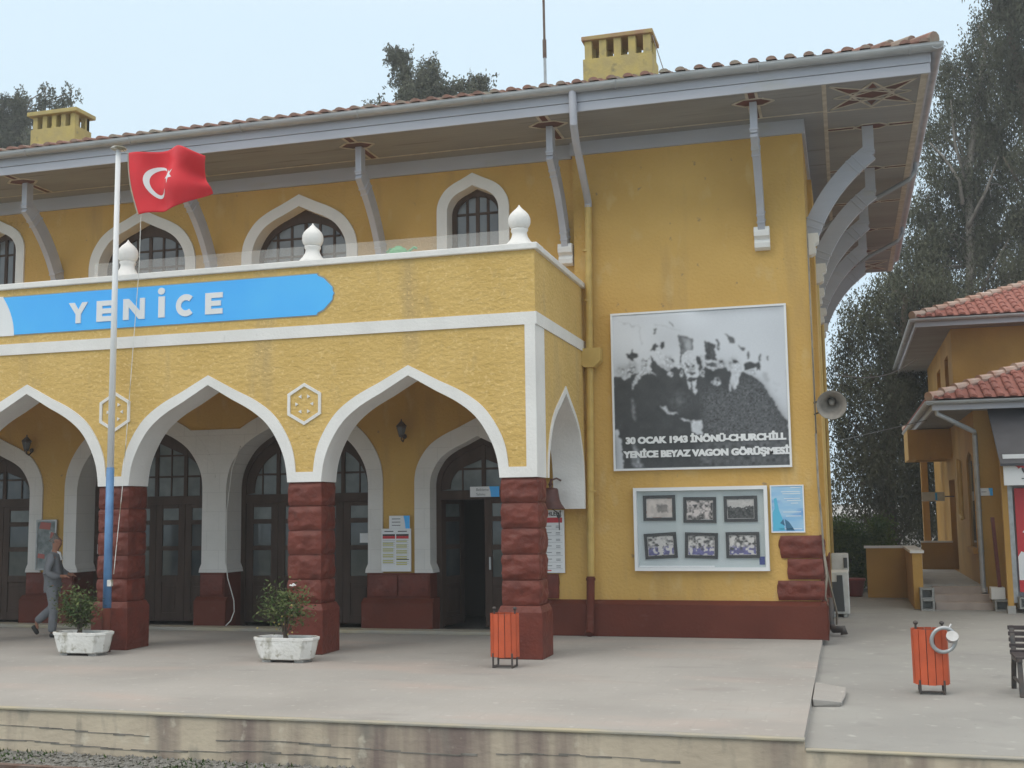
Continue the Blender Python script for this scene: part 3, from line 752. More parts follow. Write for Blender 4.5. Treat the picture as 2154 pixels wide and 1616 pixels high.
# stay wire at the chimney
# downpipes of the station
d1 = MB(); d1.tube([(-3.66, 16.20, 8.11), (-3.66, 16.25, 7.62), (-3.69, 16.5, 7.45), (-3.75, 17.45, 6.92), (-3.76, 17.62, 6.8), (-3.76, 17.63, 6.72)], .058, 12)
d1.mi = 1; d1.tube([(-3.76, 17.63, 6.74), (-3.79, 17.63, 4.44)], .056, 12); d1.mi = 1
d1.tube([(-3.79, 17.63, 4.2), (-3.84, 17.63, .86)], .056, 12)
d1.prism([(-3.96, 4.44), (-3.60, 4.44), (-3.60, 4.24), (-3.70, 4.14), (-3.86, 4.14), (-3.96, 4.24)], 'y', 17.53, 17.735)
for zc in (6.0, 5.2, 3.2, 2.2): d1.lathe([(.064, 0), (.064, .03)], (-3.80, 17.63, zc), 12)
d1.mi = 2; d1.tube([(-3.84, 17.60, .90), (-3.84, 17.56, .5), (-3.855, 17.54, .10), (-3.855, 17.48, .04)], .062, 12); d1.lathe([(.075, 0), (.075, .04)], (-3.84, 17.60, .84), 12)
d1.build('downpipe', ['grey', 'pipe', 'brownf'], B, smooth=False)
for (py) in (21.56, 26.6):
    d2 = MB(); d2.tube([(XE+.12, py, 8.15), (XE+.12, py, 7.95), (XE+.0, py, 7.78), (-.2, py+.1, 7.05), (-.34, py+.1, 6.9), (-.36, py+.1, 6.7)], .045, 10); d2.mi = 1
    d2.tube([(-.36, py+.1, 6.75), (-.365, py+.1, .2)], .042, 10); d2.build('downpipe', ['soffit', 'pipe'], B)
# glass screen on the parapet
G['screen'] = mat('hazy_plexiglass', (.70, .68, .64), .5, alpha=.15)
gs = MB(); gs.box(-10.22, -7.42, 14.97, 14.98, 5.51, 5.78).box(-7.12, -4.32, 14.97, 14.98, 5.51, 5.77).box(-10.95, -10.52, 14.97, 14.98, 5.51, 5.78)
gs.build('glass_screen', 'screen', B)

# ============================================================ OBJECTS ON THE STATION
# --- station name board
t = thing('name_board', (-9.6, YP, 4.7), 'long blue station board reading YENİCE on the yellow parapet', 'sign')
def ogee_end(x1, z0, z1):
    zc = (z0+z1)/2; h = (z1-z0)/2
    return [(x1-.30, z0), (x1-.27, z0), (x1-.25, z0+.03), (x1-.16, z0+.07), (x1-.07, z0+.16), (x1-.025, zc-.09), (x1-.02, zc-.035), (x1, zc), (x1-.02, zc+.035), (x1-.025, zc+.09), (x1-.07, z1-.16), (x1-.16, z1-.07), (x1-.25, z1-.03), (x1-.27, z1), (x1-.30, z1)]
z0, z1 = 4.715, 5.305
arc = [(-12.18-.06*(1-math.cos(R(a)))-.10*(a/90.), z0+(z1-z0)*a/90) for a in range(0, 91, 10)]
arc = [(-12.18+(-.02)*i/9-.20*(i/9)**2, z0+(z1-z0)*i/9) for i in range(10)]
MB().prism([(-12.18, z0)]+ogee_end(-6.83, z0, z1)+list(reversed(arc))[:-1], 'y', YP-.014, YP+.002).build('board', 'blue', t)
MB().prism([(-14.0, z0-.015)]+[(arc[0][0], z0-.015)]+arc+[(arc[-1][0], z1+.015), (-14.0, z1+.015), (-14.2, (z0+z1)/2)], 'y', YP-.018, YP+.002).build('white_field', 'signw', t)
bo = MB(); e = ogee_end(-6.815, z0-.015, z1+.015); bo.prism([(-12.18, z0-.015)]+e+[(-12.40, z1+.015)], 'y', YP-.008, YP+.002); bo.build('border', 'kerbp', t)
lt = MB(); H_ = .315; zb = 4.825; ya, yb = YP-.026, YP-.013; s_ = .098
def L_(x, pts): lt.prism([(x+p[0], zb+p[1]) for p in pts], 'y', ya, yb)
def E_(x, w_=.285): L_(x, [(0, 0), (w_, 0), (w_, .078), (s_, .078), (s_, .12), (w_-.03, .12), (w_-.03, .195), (s_, .195), (s_, .237), (w_, .237), (w_, H_), (0, H_)])
L_(-11.20, [(.125, 0), (.215, 0), (.215, .135), (.335, H_), (.235, H_), (.17, .205), (.10, H_), (0, H_), (.125, .135)])
E_(-10.71)
L_(-10.25, [(0, 0), (s_, 0), (s_, .19), (.27, 0), (.37, 0), (.37, H_), (.285, H_), (.285, .125), (.095, H_), (0, H_)])
L_(-9.65, [(0, 0), (s_+.01, 0), (s_+.01, H_), (0, H_)])
lt.prism([(-9.603+math.cos(R(a))*.058, zb+.395+math.sin(R(a))*.052) for a in range(0, 360, 20)], 'y', ya, yb)
cx, cz = -9.19, zb+H_/2
lt.prism([(cx+math.cos(R(a))*.165, cz+math.sin(R(a))*.165) for a in range(48, 313, 12)]+[(cx+math.cos(R(a))*.082, cz+math.sin(R(a))*.075) for a in range(312, 47, -12)], 'y', ya, yb)
E_(-8.87)
lt.build('lettering', 'signw', t)

# --- flagpole, flag, rope
px, py = -10.22, 14.46
fp = MB(); t = thing('flagpole', (px, py, 0), 'tall white flagpole with a blue lower section in front of the left pillar', 'flagpole')
MB().tube([(px, py, 2.62), (px, py, 7.36)], [.05, .036], 14).build('pole_shaft', 'signw', t, smooth=True)
G['poleb'] = mat('pole_blue_paint', (.12, .27, .50), .5, (.09, .2, .4), 6)
MB().tube([(px, py, .62), (px, py, 2.62)], [.06, .056], 14).build('pole_shaft', 'poleb', t, smooth=True)
MB().tube([(px, py, 0), (px, py, .62)], .064, 14).build('pole_foot', 'brownf', t, smooth=True)
MB().lathe([(.03, 0), (.11, .01), (.12, .025), (.10, .04), (.02, .05)], (px+.01, py, 7.35), 16).build('pole_cap', 'concw', t, smooth=True)
rp = MB(); rp.tube([(px+.10, py-.02, 7.33), (px+.2, py-.02, 7.26), (px+.48, py-.1, 6.3), (px+.47, py-.1, 5.5), (px+.27, py-.08, 2.4), (px+.14, py-.06, 1.1)], .005, 6)
rp.box(px+.055, px+.12, py-.09, py-.04, .93, 1.02)
rp.build('rope', 'concw', t)
# flag: cloth grid mapped through one function
def flagpt(u, v):
    tl, bl, tr_, br_ = Vector((-9.97, 14.35, 7.22)), Vector((-9.78, 14.35, 6.30)), Vector((-8.60, 14.15, 7.02)), Vector((-8.62, 14.25, 6.50))
    p = tl.lerp(tr_, u).lerp(bl.lerp(br_, u), 1-v)
    p.z += .10*math.sin(u*math.pi)*(v) + .03*math.sin(u*9+v*2) - .07*math.sin(u*math.pi*1.0)*(1-v)
    p.x += -.05*math.sin(v*math.pi)*(1-u) + .06*math.sin(v*7+1)*u
    p.y += .13*math.sin(u*8.2-v*2.0)*min(1, u*2.2) + .05*math.sin(v*9+u*3)*u
    return p
fg = MB(); NU, NV = 44, 28
for j in range(NV+1):
    for i in range(NU+1): fg.v.append(tuple(flagpt(i/NU, j/NV)))
for j in range(NV):
    for i in range(NU): a = j*(NU+1)+i; fg.face([a, a+1, a+NU+2, a+NU+1])
t = thing('flag', (-9.9, 14.35, 6.3), 'red flag with white crescent and star flying from the white pole', 'flag')
co = fg.build('cloth', 'flag', t, smooth=True)
sm = co.modifiers.new('t', 'SOLIDIFY'); sm.thickness = .004; sm.offset = 0
em = MB(); asp = 1.5
def addpatch(grid):   # grid rows of (u,v) -> both sides of the cloth
    for sgn in (-1, 1):
        b = len(em.v); w2 = len(grid[0])
        for row in grid:
            for (u, v) in row:
                p = flagpt(u, v); n = (flagpt(u+.01, v)-p).cross(flagpt(u, v+.01)-p).normalized(); em.v.append(tuple(p+n*sgn*.006))
        for j in range(len(grid)-1):
            for i in range(w2-1): a = b+j*w2+i; em.face([a, a+1, a+w2+1, a+w2])
cu, cv = .36, .5; ro, ri_ = .27, .215
rows = []
aa = [R(a) for a in range(38, 323, 5)]
for k_ in range(4):
    row = []
    for a in aa:
        O_ = (cu+math.cos(a)*ro/asp, cv+math.sin(a)*ro)
        a2_ = math.pi+(a-math.pi)*1.0
        I_ = (cu+.055/asp+math.cos(a2_)*ri_/asp, cv+math.sin(a2_)*ri_)
        t_ = k_/3
        row.append((O_[0]*(1-t_)+I_[0]*t_, O_[1]*(1-t_)+I_[1]*t_))
    rows.append(row)
addpatch(rows)
su, sv, sr = .585, .52, .135
for k_ in range(5):
    a = R(180+72*k_); t1 = (su+math.cos(a)*sr/asp, sv+math.sin(a)*sr)
    l = (su+math.cos(a+R(36))*sr*.40/asp, sv+math.sin(a+R(36))*sr*.40); r_ = (su+math.cos(a-R(36))*sr*.40/asp, sv+math.sin(a-R(36))*sr*.40)
    addpatch([[r_, t1], [(su, sv), l]])
em.build('emblem', 'signw', t, smooth=True)
he = MB(); he.tube([tuple(flagpt(0, v/10)) for v in range(11)], .013, 6); he.build('hem', 'kerbp', t)

# --- planters with shrubs
G['crack'] = G['concw']
def planter(x, y, L=.86, W_=.40, H=.32, label='', rz=0):
    t = thing('planter', (x, y, 0), label, 'planter', 'white concrete planters in front of the pillars')
    m_ = MB()
    def ring(l, w_, z, c=.10): return [(-l/2+c, -w_/2, z), (l/2-c, -w_/2, z), (l/2, -w_/2+c, z), (l/2, w_/2-c, z), (l/2-c, w_/2, z), (-l/2+c, w_/2, z), (-l/2, w_/2-c, z), (-l/2, -w_/2+c, z)]
    R_ = [ring(L*.80, W_*.78, .035), ring(L*.86, W_*.84, .05), ring(L*.97, W_*.96, H-.05), ring(L, W_, H-.035), ring(L, W_, H), ring(L*.93, W_*.87, H), ring(L*.90, W_*.82, H-.06)]
    for r_ in R_: m_.v += [(x+p[0], y+p[1], p[2]) for p in r_]
    for a in range(len(R_)-1):
        for i in range(8): j = (i+1) % 8; m_.face([a*8+i, a*8+j, a*8+8+j, a*8+8+i])
    m_.face([7, 6, 5, 4, 3, 2, 1, 0])
    m_.build('tub', 'concw', t, bevel=.006)
    s2 = MB(); s2.v = [(x+p[0], y+p[1], p[2]) for p in ring(L*.91, W_*.84, H-.045)]; s2.face(list(range(8))); s2.build('soil', 'soil', t)
    f_ = MB(); f_.box(x-L*.34, x-L*.2, y-W_*.3, y+W_*.3, 0, .036).box(x+L*.2, x+L*.34, y-W_*.3, y+W_*.3, 0, .036); f_.build('feet', 'conc', t)
    return t
planter(-10.37, 14.15, label='weathered white concrete planter at the foot of the flagpole')
planter(-7.14, 13.98, label='white concrete planter in front of the middle pillar')
def shrub(name, x, y, z, h, wd, n, lm, label, seed, grp=None, bare=.25):
    random.seed(seed)
    t = thing(name, (x, y, z), label, 'shrub', grp)
    st_ = MB(); tips = []
    for i in range(9):
        a = random.uniform(0, 6.28); r_ = random.uniform(.15, .5)*wd; hh = h*random.uniform(.6, 1)
        p = [(x+random.uniform(-.04, .04), y+random.uniform(-.03, .03), z)]
        for k_ in range(1, 5):
            q = k_/4; p.append((x+math.cos(a)*r_*q**1.3+random.uniform(-.015, .015), y+math.sin(a)*r_*.7*q**1.3, z+hh*q))
        st_.tube(p, [.011, .009, .007, .005, .003], 5)
        for k_ in range(2, 5): tips.append(p[k_])
        for b_ in range(3):
            q = p[random.choice((2, 3))]; e_ = (q[0]+random.uniform(-.5, .5)*wd*.6, q[1]+random.uniform(-.3, .3)*wd*.6, min(z+h, q[2]+random.uniform(.02, .22)*h)); st_.tube([q, e_], .003, 4); tips.append(e_)
    st_.build('stems', 'barkd', t)
    lf = MB()
    for i in range(n):
        c = random.choice(tips); r_ = wd*.17
        px_, py_, pz_ = c[0]+random.gauss(0, r_*.75), c[1]+random.gauss(0, r_*.6), c[2]+random.gauss(0, r_*.7)
        if pz_ < z+h*bare*random.uniform(.4, 1.3): continue
        a = random.uniform(0, 6.28); el = random.uniform(-.9, .9); L = random.uniform(.018, .042); Wd = L*.38
        d = Vector((math.cos(a)*math.cos(el), math.sin(a)*math.cos(el), math.sin(el))); sde = d.cross(Vector((random.uniform(-1, 1), random.uniform(-1, 1), 1))).normalized()*Wd
        b = len(lf.v); c_ = Vector((px_, py_, pz_)); lf.v += [tuple(c_-d*L), tuple(c_+sde), tuple(c_+d*L), tuple(c_-sde)]; lf.face([b, b+1, b+2, b+3])
    lf.build('foliage', lm, t)
    return t, tips
shrub('potted_shrub', -10.44, 14.15, .27, .60, .66, 1700, 'rose', 'bushy green shrub growing in the planter by the flagpole', 5, bare=.12)
t2, tp = shrub('potted_shrub', -7.16, 13.98, .27, .70, .74, 1300, 'rose', 'thinner flowering shrub with yellowish leaves in the middle planter', 9)
fl = MB(); random.seed(4)
G['ylw'] = mat('yellow_leaf', (.45, .36, .12), .7)
for i in range(14):
    c = random.choice(tp); a = (c[0]+random.gauss(0, .05), c[1]-.06, c[2]-random.uniform(0, .25)); fl.lathe([(.004, -.012), (.016, 0), (.004, .012)], a, 6)
fl.build('yellow_leaves', 'ylw', t2)
fl = MB()
for (dx, dz, r_) in ((0, 0, .03), (.03, .005, .024), (-.03, .004, .022), (.012, .02, .02)): fl.lathe([(.004, -r_*.5), (r_, 0), (.004, r_*.5)], (-7.02+dx, 13.9, .985+dz), 8)
fl.build('flower', 'signw', t2)

# --- slatted litter bins
def bin_(x, y, z, w_, zt, zb_, label):
    t = thing('litter_bin', (x, y, z), label, 'litter bin', 'orange slatted litter bins')
    sl_ = MB(); ns_ = 14; rx, ry = w_/2, w_*.40
    for i in range(ns_):
        a0 = 2*math.pi*(i+.05)/ns_; a1 = 2*math.pi*(i+.95)/ns_
        q = []
        for (a, k_) in ((a0, 1), (a1, 1), (a1, .93), (a0, .93)): q.append((x+math.cos(a)*rx*k_, y+math.sin(a)*ry*k_))
        sl_.prism(q, 'z', zb_+.004*(i % 2), zt)
    for i in range(ns_): pass
    sl_.build('slats', 'orange', t, bevel=.004)
    li = MB(); li.lathe([(rx*.90, zb_-z), (rx*.90, zt-.02-z), (rx*.86, zt-.02-z), (rx*.86, zb_+.03-z)], (x, y, z), 20, sy=.8); li.build('liner', 'iron', t)
    fr = MB()
    for s_ in (-1, 1):
        xx = x+s_*w_*.40*.82
        fr.tube([(xx, y-.11, z+.015), (xx, y-.11, zb_+.05)], .013, 6); fr.tube([(xx, y+.11, z+.015), (xx, y+.11, zb_+.05)], .013, 6); fr.tube([(xx, y-.12, z+.012), (xx, y+.12, z+.012)], .012, 6)
        fr.tube([(x+s_*w_*.36, y, zt-.03), (x+s_*w_*.36, y, zt+.05)], .012, 6); fr.lathe([(.008, -.022), (.022, -.012), (.026, .0), (.022, .012), (.008, .022)], (x+s_*w_*.36, y, zt+.06), 10)
    fr.tube([(x-w_*.33, y-.11, z+.03), (x+w_*.33, y-.11, z+.03)], .01, 6)
    fr.build('stand', 'iron', t)
    return t
bin_(-4.145, 13.95, 0, .37, .655, .13, 'orange slatted litter bin in front of the right hand pillar')
t = bin_(.785, 13.35, -.08, .37, .60, .02, 'orange slatted litter bin on the open pavement with a metal ring hanging on it')
rg = MB(); ci = Vector((.915, 13.17, .50)); ax1 = Vector((.9, .1, .42)).normalized(); ax2 = Vector((-.35, -.15, .92)).normalized()
rg.tube([tuple(ci+ax1*math.cos(R(a))*.125+ax2*math.sin(R(a))*.125) for a in range(0, 361, 15)], .022, 8, cap=False)
rg.build('ring_lid', 'steel', t, smooth=True)
rg = MB(); rg.tube([(1.0, 13.14, .52), (1.0, 13.10, .55)], [.062, .062], 16); rg.tube([(.96, 13.16, .60), (1.0, 13.2, .66)], .012, 6); rg.build('ashtray', 'steel', t)

# --- bench at the right edge
t = thing('bench', (2.4, 13.6, -.08), 'dark brown slatted bench with cast iron legs at the right edge', 'bench')
for xx in (1.66, 2.4, 3.14):
    lg = MB(); lg.beam([(xx, 13.22, -.08), (xx, 13.26, .12), (xx, 13.30, .30)], .05, .04); lg.beam([(xx, 13.86, -.08), (xx, 13.78, .15), (xx, 13.70, .30), (xx, 13.74, .46), (xx, 13.80, .60)], .05, .045)
    lg.beam([(xx, 13.24, .29), (xx, 13.72, .27)], .05, .04, (1, 0, 0)); lg.beam([(xx, 13.25, .05), (xx, 13.80, .05)], .03, .025); lg.build('leg', 'iron', t, bevel=.006)
for i in range(5):
    z = .31+i*.062; y = 13.69+i*.022; s = MB(); s.box(1.62, 3.2, y-.012, y+.018, z, z+.045); s.build('slat', 'bench', t, bevel=.006)
for i in range(5):
    y = 13.24+i*.095; s = MB(); s.box(1.62, 3.2, y, y+.07, .305, .33); s.build('slat', 'bench', t, bevel=.006)
# --- concrete slab leaning at the platform end
c = MB(); c.v = [(-.41, 12.22, -.08), (-.14, 12.30, -.08), (-.10, 13.15, -.08), (-.41, 13.32, -.08), (-.42, 12.22, .0), (-.14, 12.28, -.035), (-.10, 12.62, -.02), (-.09, 13.15, -.015), (-.42, 13.32, .01)]
c.f = [[0, 3, 2, 1], [4, 5, 6, 7, 8], [0, 1, 5, 4], [1, 2, 7, 6, 5], [2, 3, 8, 7], [3, 0, 4, 8]]; c.m = [0]*6
o = c.build('concrete_slab', 'paver', bevel=.012); tag(o, 'broken pale concrete slab used as a ramp at the platform end', 'slab')

# --- framed historic photograph
t = thing('photo_board', (-2.1, YM, 2.5), 'large black and white photo board captioned 30 OCAK 1943 on the wall', 'board')
X0, X1_, Z0_, Z1_ = -3.455, -.76, 2.515, 4.985; yb = YM-.05
fr = MB(); fr.prism([rect(X0, X1_, Z0_, Z1_), list(reversed(rect(X0+.03, X1_-.03, Z0_+.03, Z1_-.03)))], 'y', yb-.012, YM); fr.build('frame', 'signw', t, bevel=.004)
def U(px_, py_): return (X0+.03+(px_-40)/1655*(X1_-X0-.06)-max(0, .0), Z1_-.03-(py_-(98-.051*(px_-25)))/1478*(Z1_-Z0_-.06))
def clampu(p): return (min(X1_-.031, max(X0+.031, p[0])), min(Z1_-.031, max(Z0_+.031, p[1])))
def layer(polys, m, y, name):
    mb = MB()
    for pl in polys: mb.prism([clampu(U(*p)) for p in pl], 'y', y, y+.002)
    return mb.build(name, m, t)
def ov(cx, cy, rx, ry, n=14): return [(cx+math.cos(2*math.pi*i/n)*rx, cy+math.sin(2*math.pi*i/n)*ry) for i in range(n)]
import numpy as np
def inside(poly, X, Y):
    r_ = np.zeros(X.shape, bool); n = len(poly)
    for i in range(n):
        x1, y1 = poly[i]; x2, y2 = poly[(i+1) % n]
        if y1 == y2: continue
        c_ = ((y1 > Y) != (y2 > Y)) & (X < (x2-x1)*(Y-y1)/(y2-y1)+x1); r_ ^= c_
    return r_
def blur(a, k_):
    for _ in range(3):
        for ax in (0, 1):
            acc = a.copy()
            for d_ in range(1, k_+1): acc += np.roll(a, d_, ax)+np.roll(a, -d_, ax)
            a = acc/(2*k_+1)
    return a
def smooth_noise(shape, cell, rng):
    g = rng.normal(size=(shape[0]//cell+3, shape[1]//cell+3))
    yy, xx = np.mgrid[0:shape[0], 0:shape[1]]/cell; iy, ix = yy.astype(int), xx.astype(int); fy, fx = yy-iy, xx-ix
    fy, fx = fy*fy*(3-2*fy), fx*fx*(3-2*fx)
    return (g[iy, ix]*(1-fx)+g[iy, ix+1]*fx)*(1-fy)+(g[iy+1, ix]*(1-fx)+g[iy+1, ix+1]*fx)*fy
def print_mesh(name, x0, x1, z0, z1, y, rgb, parent):
    """flat printed sheet: one mesh whose colour attribute holds the printed picture; rgb[row from top, column, 3], linear"""
    h, w_ = rgb.shape[:2]; me = bpy.data.meshes.new(name); off = wloc(parent)
    xs = np.linspace(x0, x1, w_)-off.x; zs_ = np.linspace(z1, z0, h)-off.z
    v = np.zeros((h, w_, 3)); v[..., 0] = xs[None, :]; v[..., 1] = y-off.y; v[..., 2] = zs_[:, None]
    i = np.arange(h*w_).reshape(h, w_); q = np.stack([i[1:, :-1], i[1:, 1:], i[:-1, 1:], i[:-1, :-1]], -1).reshape(-1, 4); n = len(q)
    me.vertices.add(h*w_); me.vertices.foreach_set('co', v.ravel()); me.loops.add(4*n); me.loops.foreach_set('vertex_index', q.ravel())
    me.polygons.add(n); me.polygons.foreach_set('loop_start', np.arange(0, 4*n, 4)); me.polygons.foreach_set('loop_total', np.full(n, 4)); me.update(calc_edges=True)
    ca = me.color_attributes.new('print', 'FLOAT_COLOR', 'POINT'); ca.data.foreach_set('color', np.concatenate([rgb, np.ones((h, w_, 1))], -1).astype(np.float32).ravel())
    if 'printm' not in G:
        m_ = bpy.data.materials.new('printed_sheet'); m_.use_nodes = True; n_ = m_.node_tree; at = n_.nodes.new('ShaderNodeVertexColor'); at.layer_name = 'print'
        n_.links.new(at.outputs[0], n_.nodes['Principled BSDF'].inputs['Base Color']); n_.nodes['Principled BSDF'].inputs['Roughness'].default_value = .45; G['printm'] = m_
    me.materials.append(G['printm']); o = bpy.data.objects.new(name, me); COL.objects.link(o); o.parent = parent; return o
MB().box(X0+.03, X1_-.03, yb+.004, YM-.002, Z0_+.03, Z1_-.03).build('backing', 'plight', t)
rng = np.random.default_rng(12); PH, PWd = 330, 370
uu, vv = np.meshgrid(np.linspace(0, 1, PWd), np.linspace(0, 1, PH)); PX = 40+uu*1655; PY = 98-.051*(PX-25)+vv*1478
warp = 9
PXw = PX+smooth_noise(PX.shape, 9, rng)*warp+smooth_noise(PX.shape, 4, rng)*5; PYw = PY+smooth_noise(PX.shape, 9, rng)*warp+smooth_noise(PX.shape, 4, rng)*5
img = .66+.03*smooth_noise(PX.shape, 60, rng)-.05*vv
def paint(val, polys, k_=1, tex=0, cell=5):
    global img
    for pl in polys:
        m_ = inside(pl, PXw, PYw).astype(float)
        if k_: m_ = blur(m_, k_)
        v_ = val+(tex*smooth_noise(PX.shape, cell, rng) if tex else 0); img = img*(1-m_)+v_*m_
# carriage side lines and windows
paint(.52, [[(100, 150), (320, 205), (318, 214), (98, 160)], [(440, 180), (720, 240), (718, 250), (438, 190)], [(310, 210), (324, 210), (326, 380), (312, 380)]], 1)
paint(.16, [[(690, 285), (828, 318), (832, 440), (770, 430), (725, 490), (712, 600), (698, 560)]], 1, .06, 7); paint(.40, [[(735, 330), (810, 345), (815, 430), (760, 425)]], 2)
paint(.07, [[(938, 348), (1036, 368), (1045, 530), (945, 525)]], 1, .02); paint(.09, [[(945, 550), (1045, 556), (1047, 598), (947, 590)]], 1)
paint(.12, [[(1135, 278), (1165, 290), (1218, 362), (1172, 348)], [(1248, 394), (1330, 410), (1292, 442)], [(1340, 450), (1362, 450), (1362, 520), (1345, 520)], [(1438, 470), (1464, 470), (1460, 540), (1442, 540)], [(1052, 335), (1074, 335), (1068, 440), (1056, 430)], [(440, 228), (490, 238), (462, 268)], [(600, 150), (655, 210), (640, 210), (605, 170)], [(1518, 490), (1540, 490), (1538, 520), (1520, 520)]], 1)
# far crowd, greyish
paint(.42, [ov(130, 640, 60, 60), ov(225, 600, 62, 70), ov(560, 560, 60, 80), ov(1090, 570, 45, 50), ov(1210, 570, 50, 60), ov(905, 560, 40, 60)], 4, .10, 6)
# dark mass of coats
paint(.050, [[(30, 695), (70, 700), (110, 700), (150, 735), (190, 690), (230, 668), (300, 640), (420, 640), (405, 560), (390, 480), (440, 515), (480, 575), (540, 620), (570, 640), (600, 600), (700, 600), (740, 625), (760, 700), (860, 690), (885, 620), (940, 600), (1060, 612), (1100, 600), (1190, 625), (1160, 740), (1210, 800), (1262, 650), (1300, 640), (1400, 690), (1490, 770), (1560, 880), (1620, 1010), (1690, 1080), (1710, 1570), (110, 1600), (105, 1320), (75, 1210), (20, 1180)]], 1, .006, 12)
# right hand coats are mid grey and grainy
paint(.095, [[(900, 800), (1180, 800), (1300, 700), (1400, 700), (1490, 780), (1560, 900), (1640, 1060), (1690, 1250), (940, 1260), (900, 1100)]], 8, .03, 3)
paint(.10, [[(860, 1300), (1700, 1200), (1710, 1560), (860, 1560)], [(600, 830), (780, 870), (700, 1000), (600, 960)]], 8, .03, 6)
paint(.30, [[(215, 1330), (250, 1340), (300, 1560), (215, 1560)], [(218, 900), (240, 900), (240, 1090), (222, 1090)]], 2, .08)
# hats and hair
paint(.045, [[(155, 482), (205, 462), (230, 425), (258, 458), (292, 472), (265, 500), (250, 535), (195, 520)], [(412, 430), (440, 400), (450, 350), (482, 345), (470, 400), (450, 435)], [(488, 380), (545, 360), (552, 390), (510, 430)], [(1300, 570), (1370, 540), (1462, 550), (1462, 620), (1400, 592), (1320, 640)], [(1195, 515), (1230, 520), (1250, 575), (1212, 560)], [(855, 480), (900, 520), (915, 600), (880, 640), (862, 560)], [(585, 520), (642, 530), (620, 548)], [(1065, 530), (1120, 530), (1112, 560), (1075, 560)], [(330, 515), (380, 515), (372, 535), (330, 530)]], 1, .01)
# pale faces, shirt, hand, collars
paint(.60, [ov(790, 520, 66, 78), [(785, 1115), (850, 1100), (890, 1095), (905, 1150), (890, 1235), (840, 1232), (805, 1200)], [(755, 712), (800, 745), (855, 705), (850, 790), (828, 862), (805, 820), (778, 800)], [(1190, 620), (1230, 570), (1275, 585), (1280, 640), (1245, 740), (1210, 805), (1195, 720)], [(1150, 740), (1172, 745), (1165, 820), (1155, 822)], [(440, 420), (520, 430), (575, 520), (560, 580), (510, 560), (450, 500)]], 1, .04, 4)
paint(.46, [ov(795, 605, 52, 60), ov(700, 655, 22, 36), ov(905, 655, 26, 36), ov(1088, 588, 22, 26), ov(215, 630, 34, 34), ov(140, 650, 24, 40), ov(1045, 735, 40, 30), ov(1380, 640, 42, 26), ov(595, 655, 22, 34), ov(340, 580, 34, 50), ov(565, 560, 26, 40)], 1, .10, 4)
paint(.50, [[(470, 975), (500, 980), (550, 965), (570, 1010), (640, 1020), (660, 1045), (610, 1040), (560, 1025), (500, 1000)], [(690, 1065), (720, 1075), (790, 1110), (770, 1118), (710, 1095)], [(225, 830), (240, 700), (310, 620), (330, 600), (420, 640), (470, 690), (415, 660), (330, 655), (280, 720), (250, 800)], [(600, 572), (700, 567), (760, 612), (700, 587)], [(950, 600), (1060, 606), (1055, 614), (950, 608)]], 1, .08, 3)
paint(.06, [ov(768, 578, 18, 12), ov(822, 574, 18, 12), ov(800, 648, 34, 10), ov(212, 655, 34, 12), ov(800, 700, 30, 12), [(790, 740), (806, 740), (812, 800), (800, 835), (788, 800)], ov(1370, 592, 26, 10), ov(700, 640, 14, 8), ov(905, 640, 16, 8), ov(1050, 715, 20, 8), ov(220, 608, 26, 8), ov(140, 625, 20, 9)], 1)
paint(.45, [[(1480, 650), (1530, 650), (1520, 740), (1490, 740)], [(1570, 735), (1640, 735), (1640, 748), (1570, 748)], [(1590, 880), (1645, 885), (1620, 895)], [(1585, 795), (1620, 800), (1600, 830)]], 2)
img = img+rng.normal(size=img.shape)*.012*(img > .06)+np.maximum(0, rng.normal(size=img.shape))*.012; img = np.clip(img, .03, .75)
rgb = np.stack([img*.955, img*1.0, img*1.075], -1)
print_mesh('print', X0+.03, X1_-.03, Z0_+.03, Z1_-.03, yb, rgb, t)
tx = MB()
p1 = U(145, 1335); put_bold(tx, '30 OCAK 1943 İNÖNÜ-CHURCHİLL', .135, p1[0], yb-.014, p1[1], width=2.42, bold=.034, d=.011)
p2 = U(118, 1468); put_bold(tx, 'YENİCE BEYAZ VAGON GÖRÜŞMESİ', .135, p2[0], yb-.014, p2[1], width=2.50, bold=.034, d=.011)
tx.build('caption', 'signw', t)

# --- glazed case with six framed photos
t = thing('display_case', (-2.15, YM, .98), 'white display case holding six black framed photographs below the big photo', 'display case')
X0, X1_, Z0_, Z1_ = -3.155, -1.14, .985, 2.245; yb = YM-.10
MB().prism([rect(X0, X1_, Z0_, Z1_), list(reversed(rect(X0+.05, X1_-.05, Z0_+.05, Z1_-.05)))], 'y', yb, YM).build('case_frame', 'signw', t, bevel=.006)
G['caseb'] = mat('pale_blue_grey_backing', (.53, .58, .60), .6, (.48, .545, .54), 1)
MB().box(X0+.05, X1_-.05, YM-.03, YM-.002, Z0_+.05, Z1_-.05).build('backing', 'caseb', t)
MB().box(X0+.06, X0+1.2, YM-.05, YM-.03, Z0_+.052, Z0_+.075).build('ledge', 'signw', t)
MB().box(X1_-.15, X1_-.07, YM-.034, YM-.03, Z0_+.09, Z0_+.21).build('label', mat('dark_blue_label', (.04, .06, .25), .5), t)
glc = mat('clear_case_glass', (.5, .55, .57), .2, alpha=.04)
MB().box(X0+.05, X1_-.05, yb+.02, yb+.024, Z0_+.05, Z1_-.05).build('glass', glc, t)
def cu_(px_, py_): return (X0+(px_-85)/1525*(X1_-X0), Z1_-(py_-75)/960*(Z1_-Z0_))
G['sepia'] = mat('sepia_tone', (.30, .2, .17), .6, (.45, .36, .33), 18); G['violet'] = mat('violet_tone', (.17, .16, .36), .6, (.3, .3, .42), 14); G['paper'] = mat('old_paper', (.50, .48, .46), .6, (.38, .36, .34), 12)
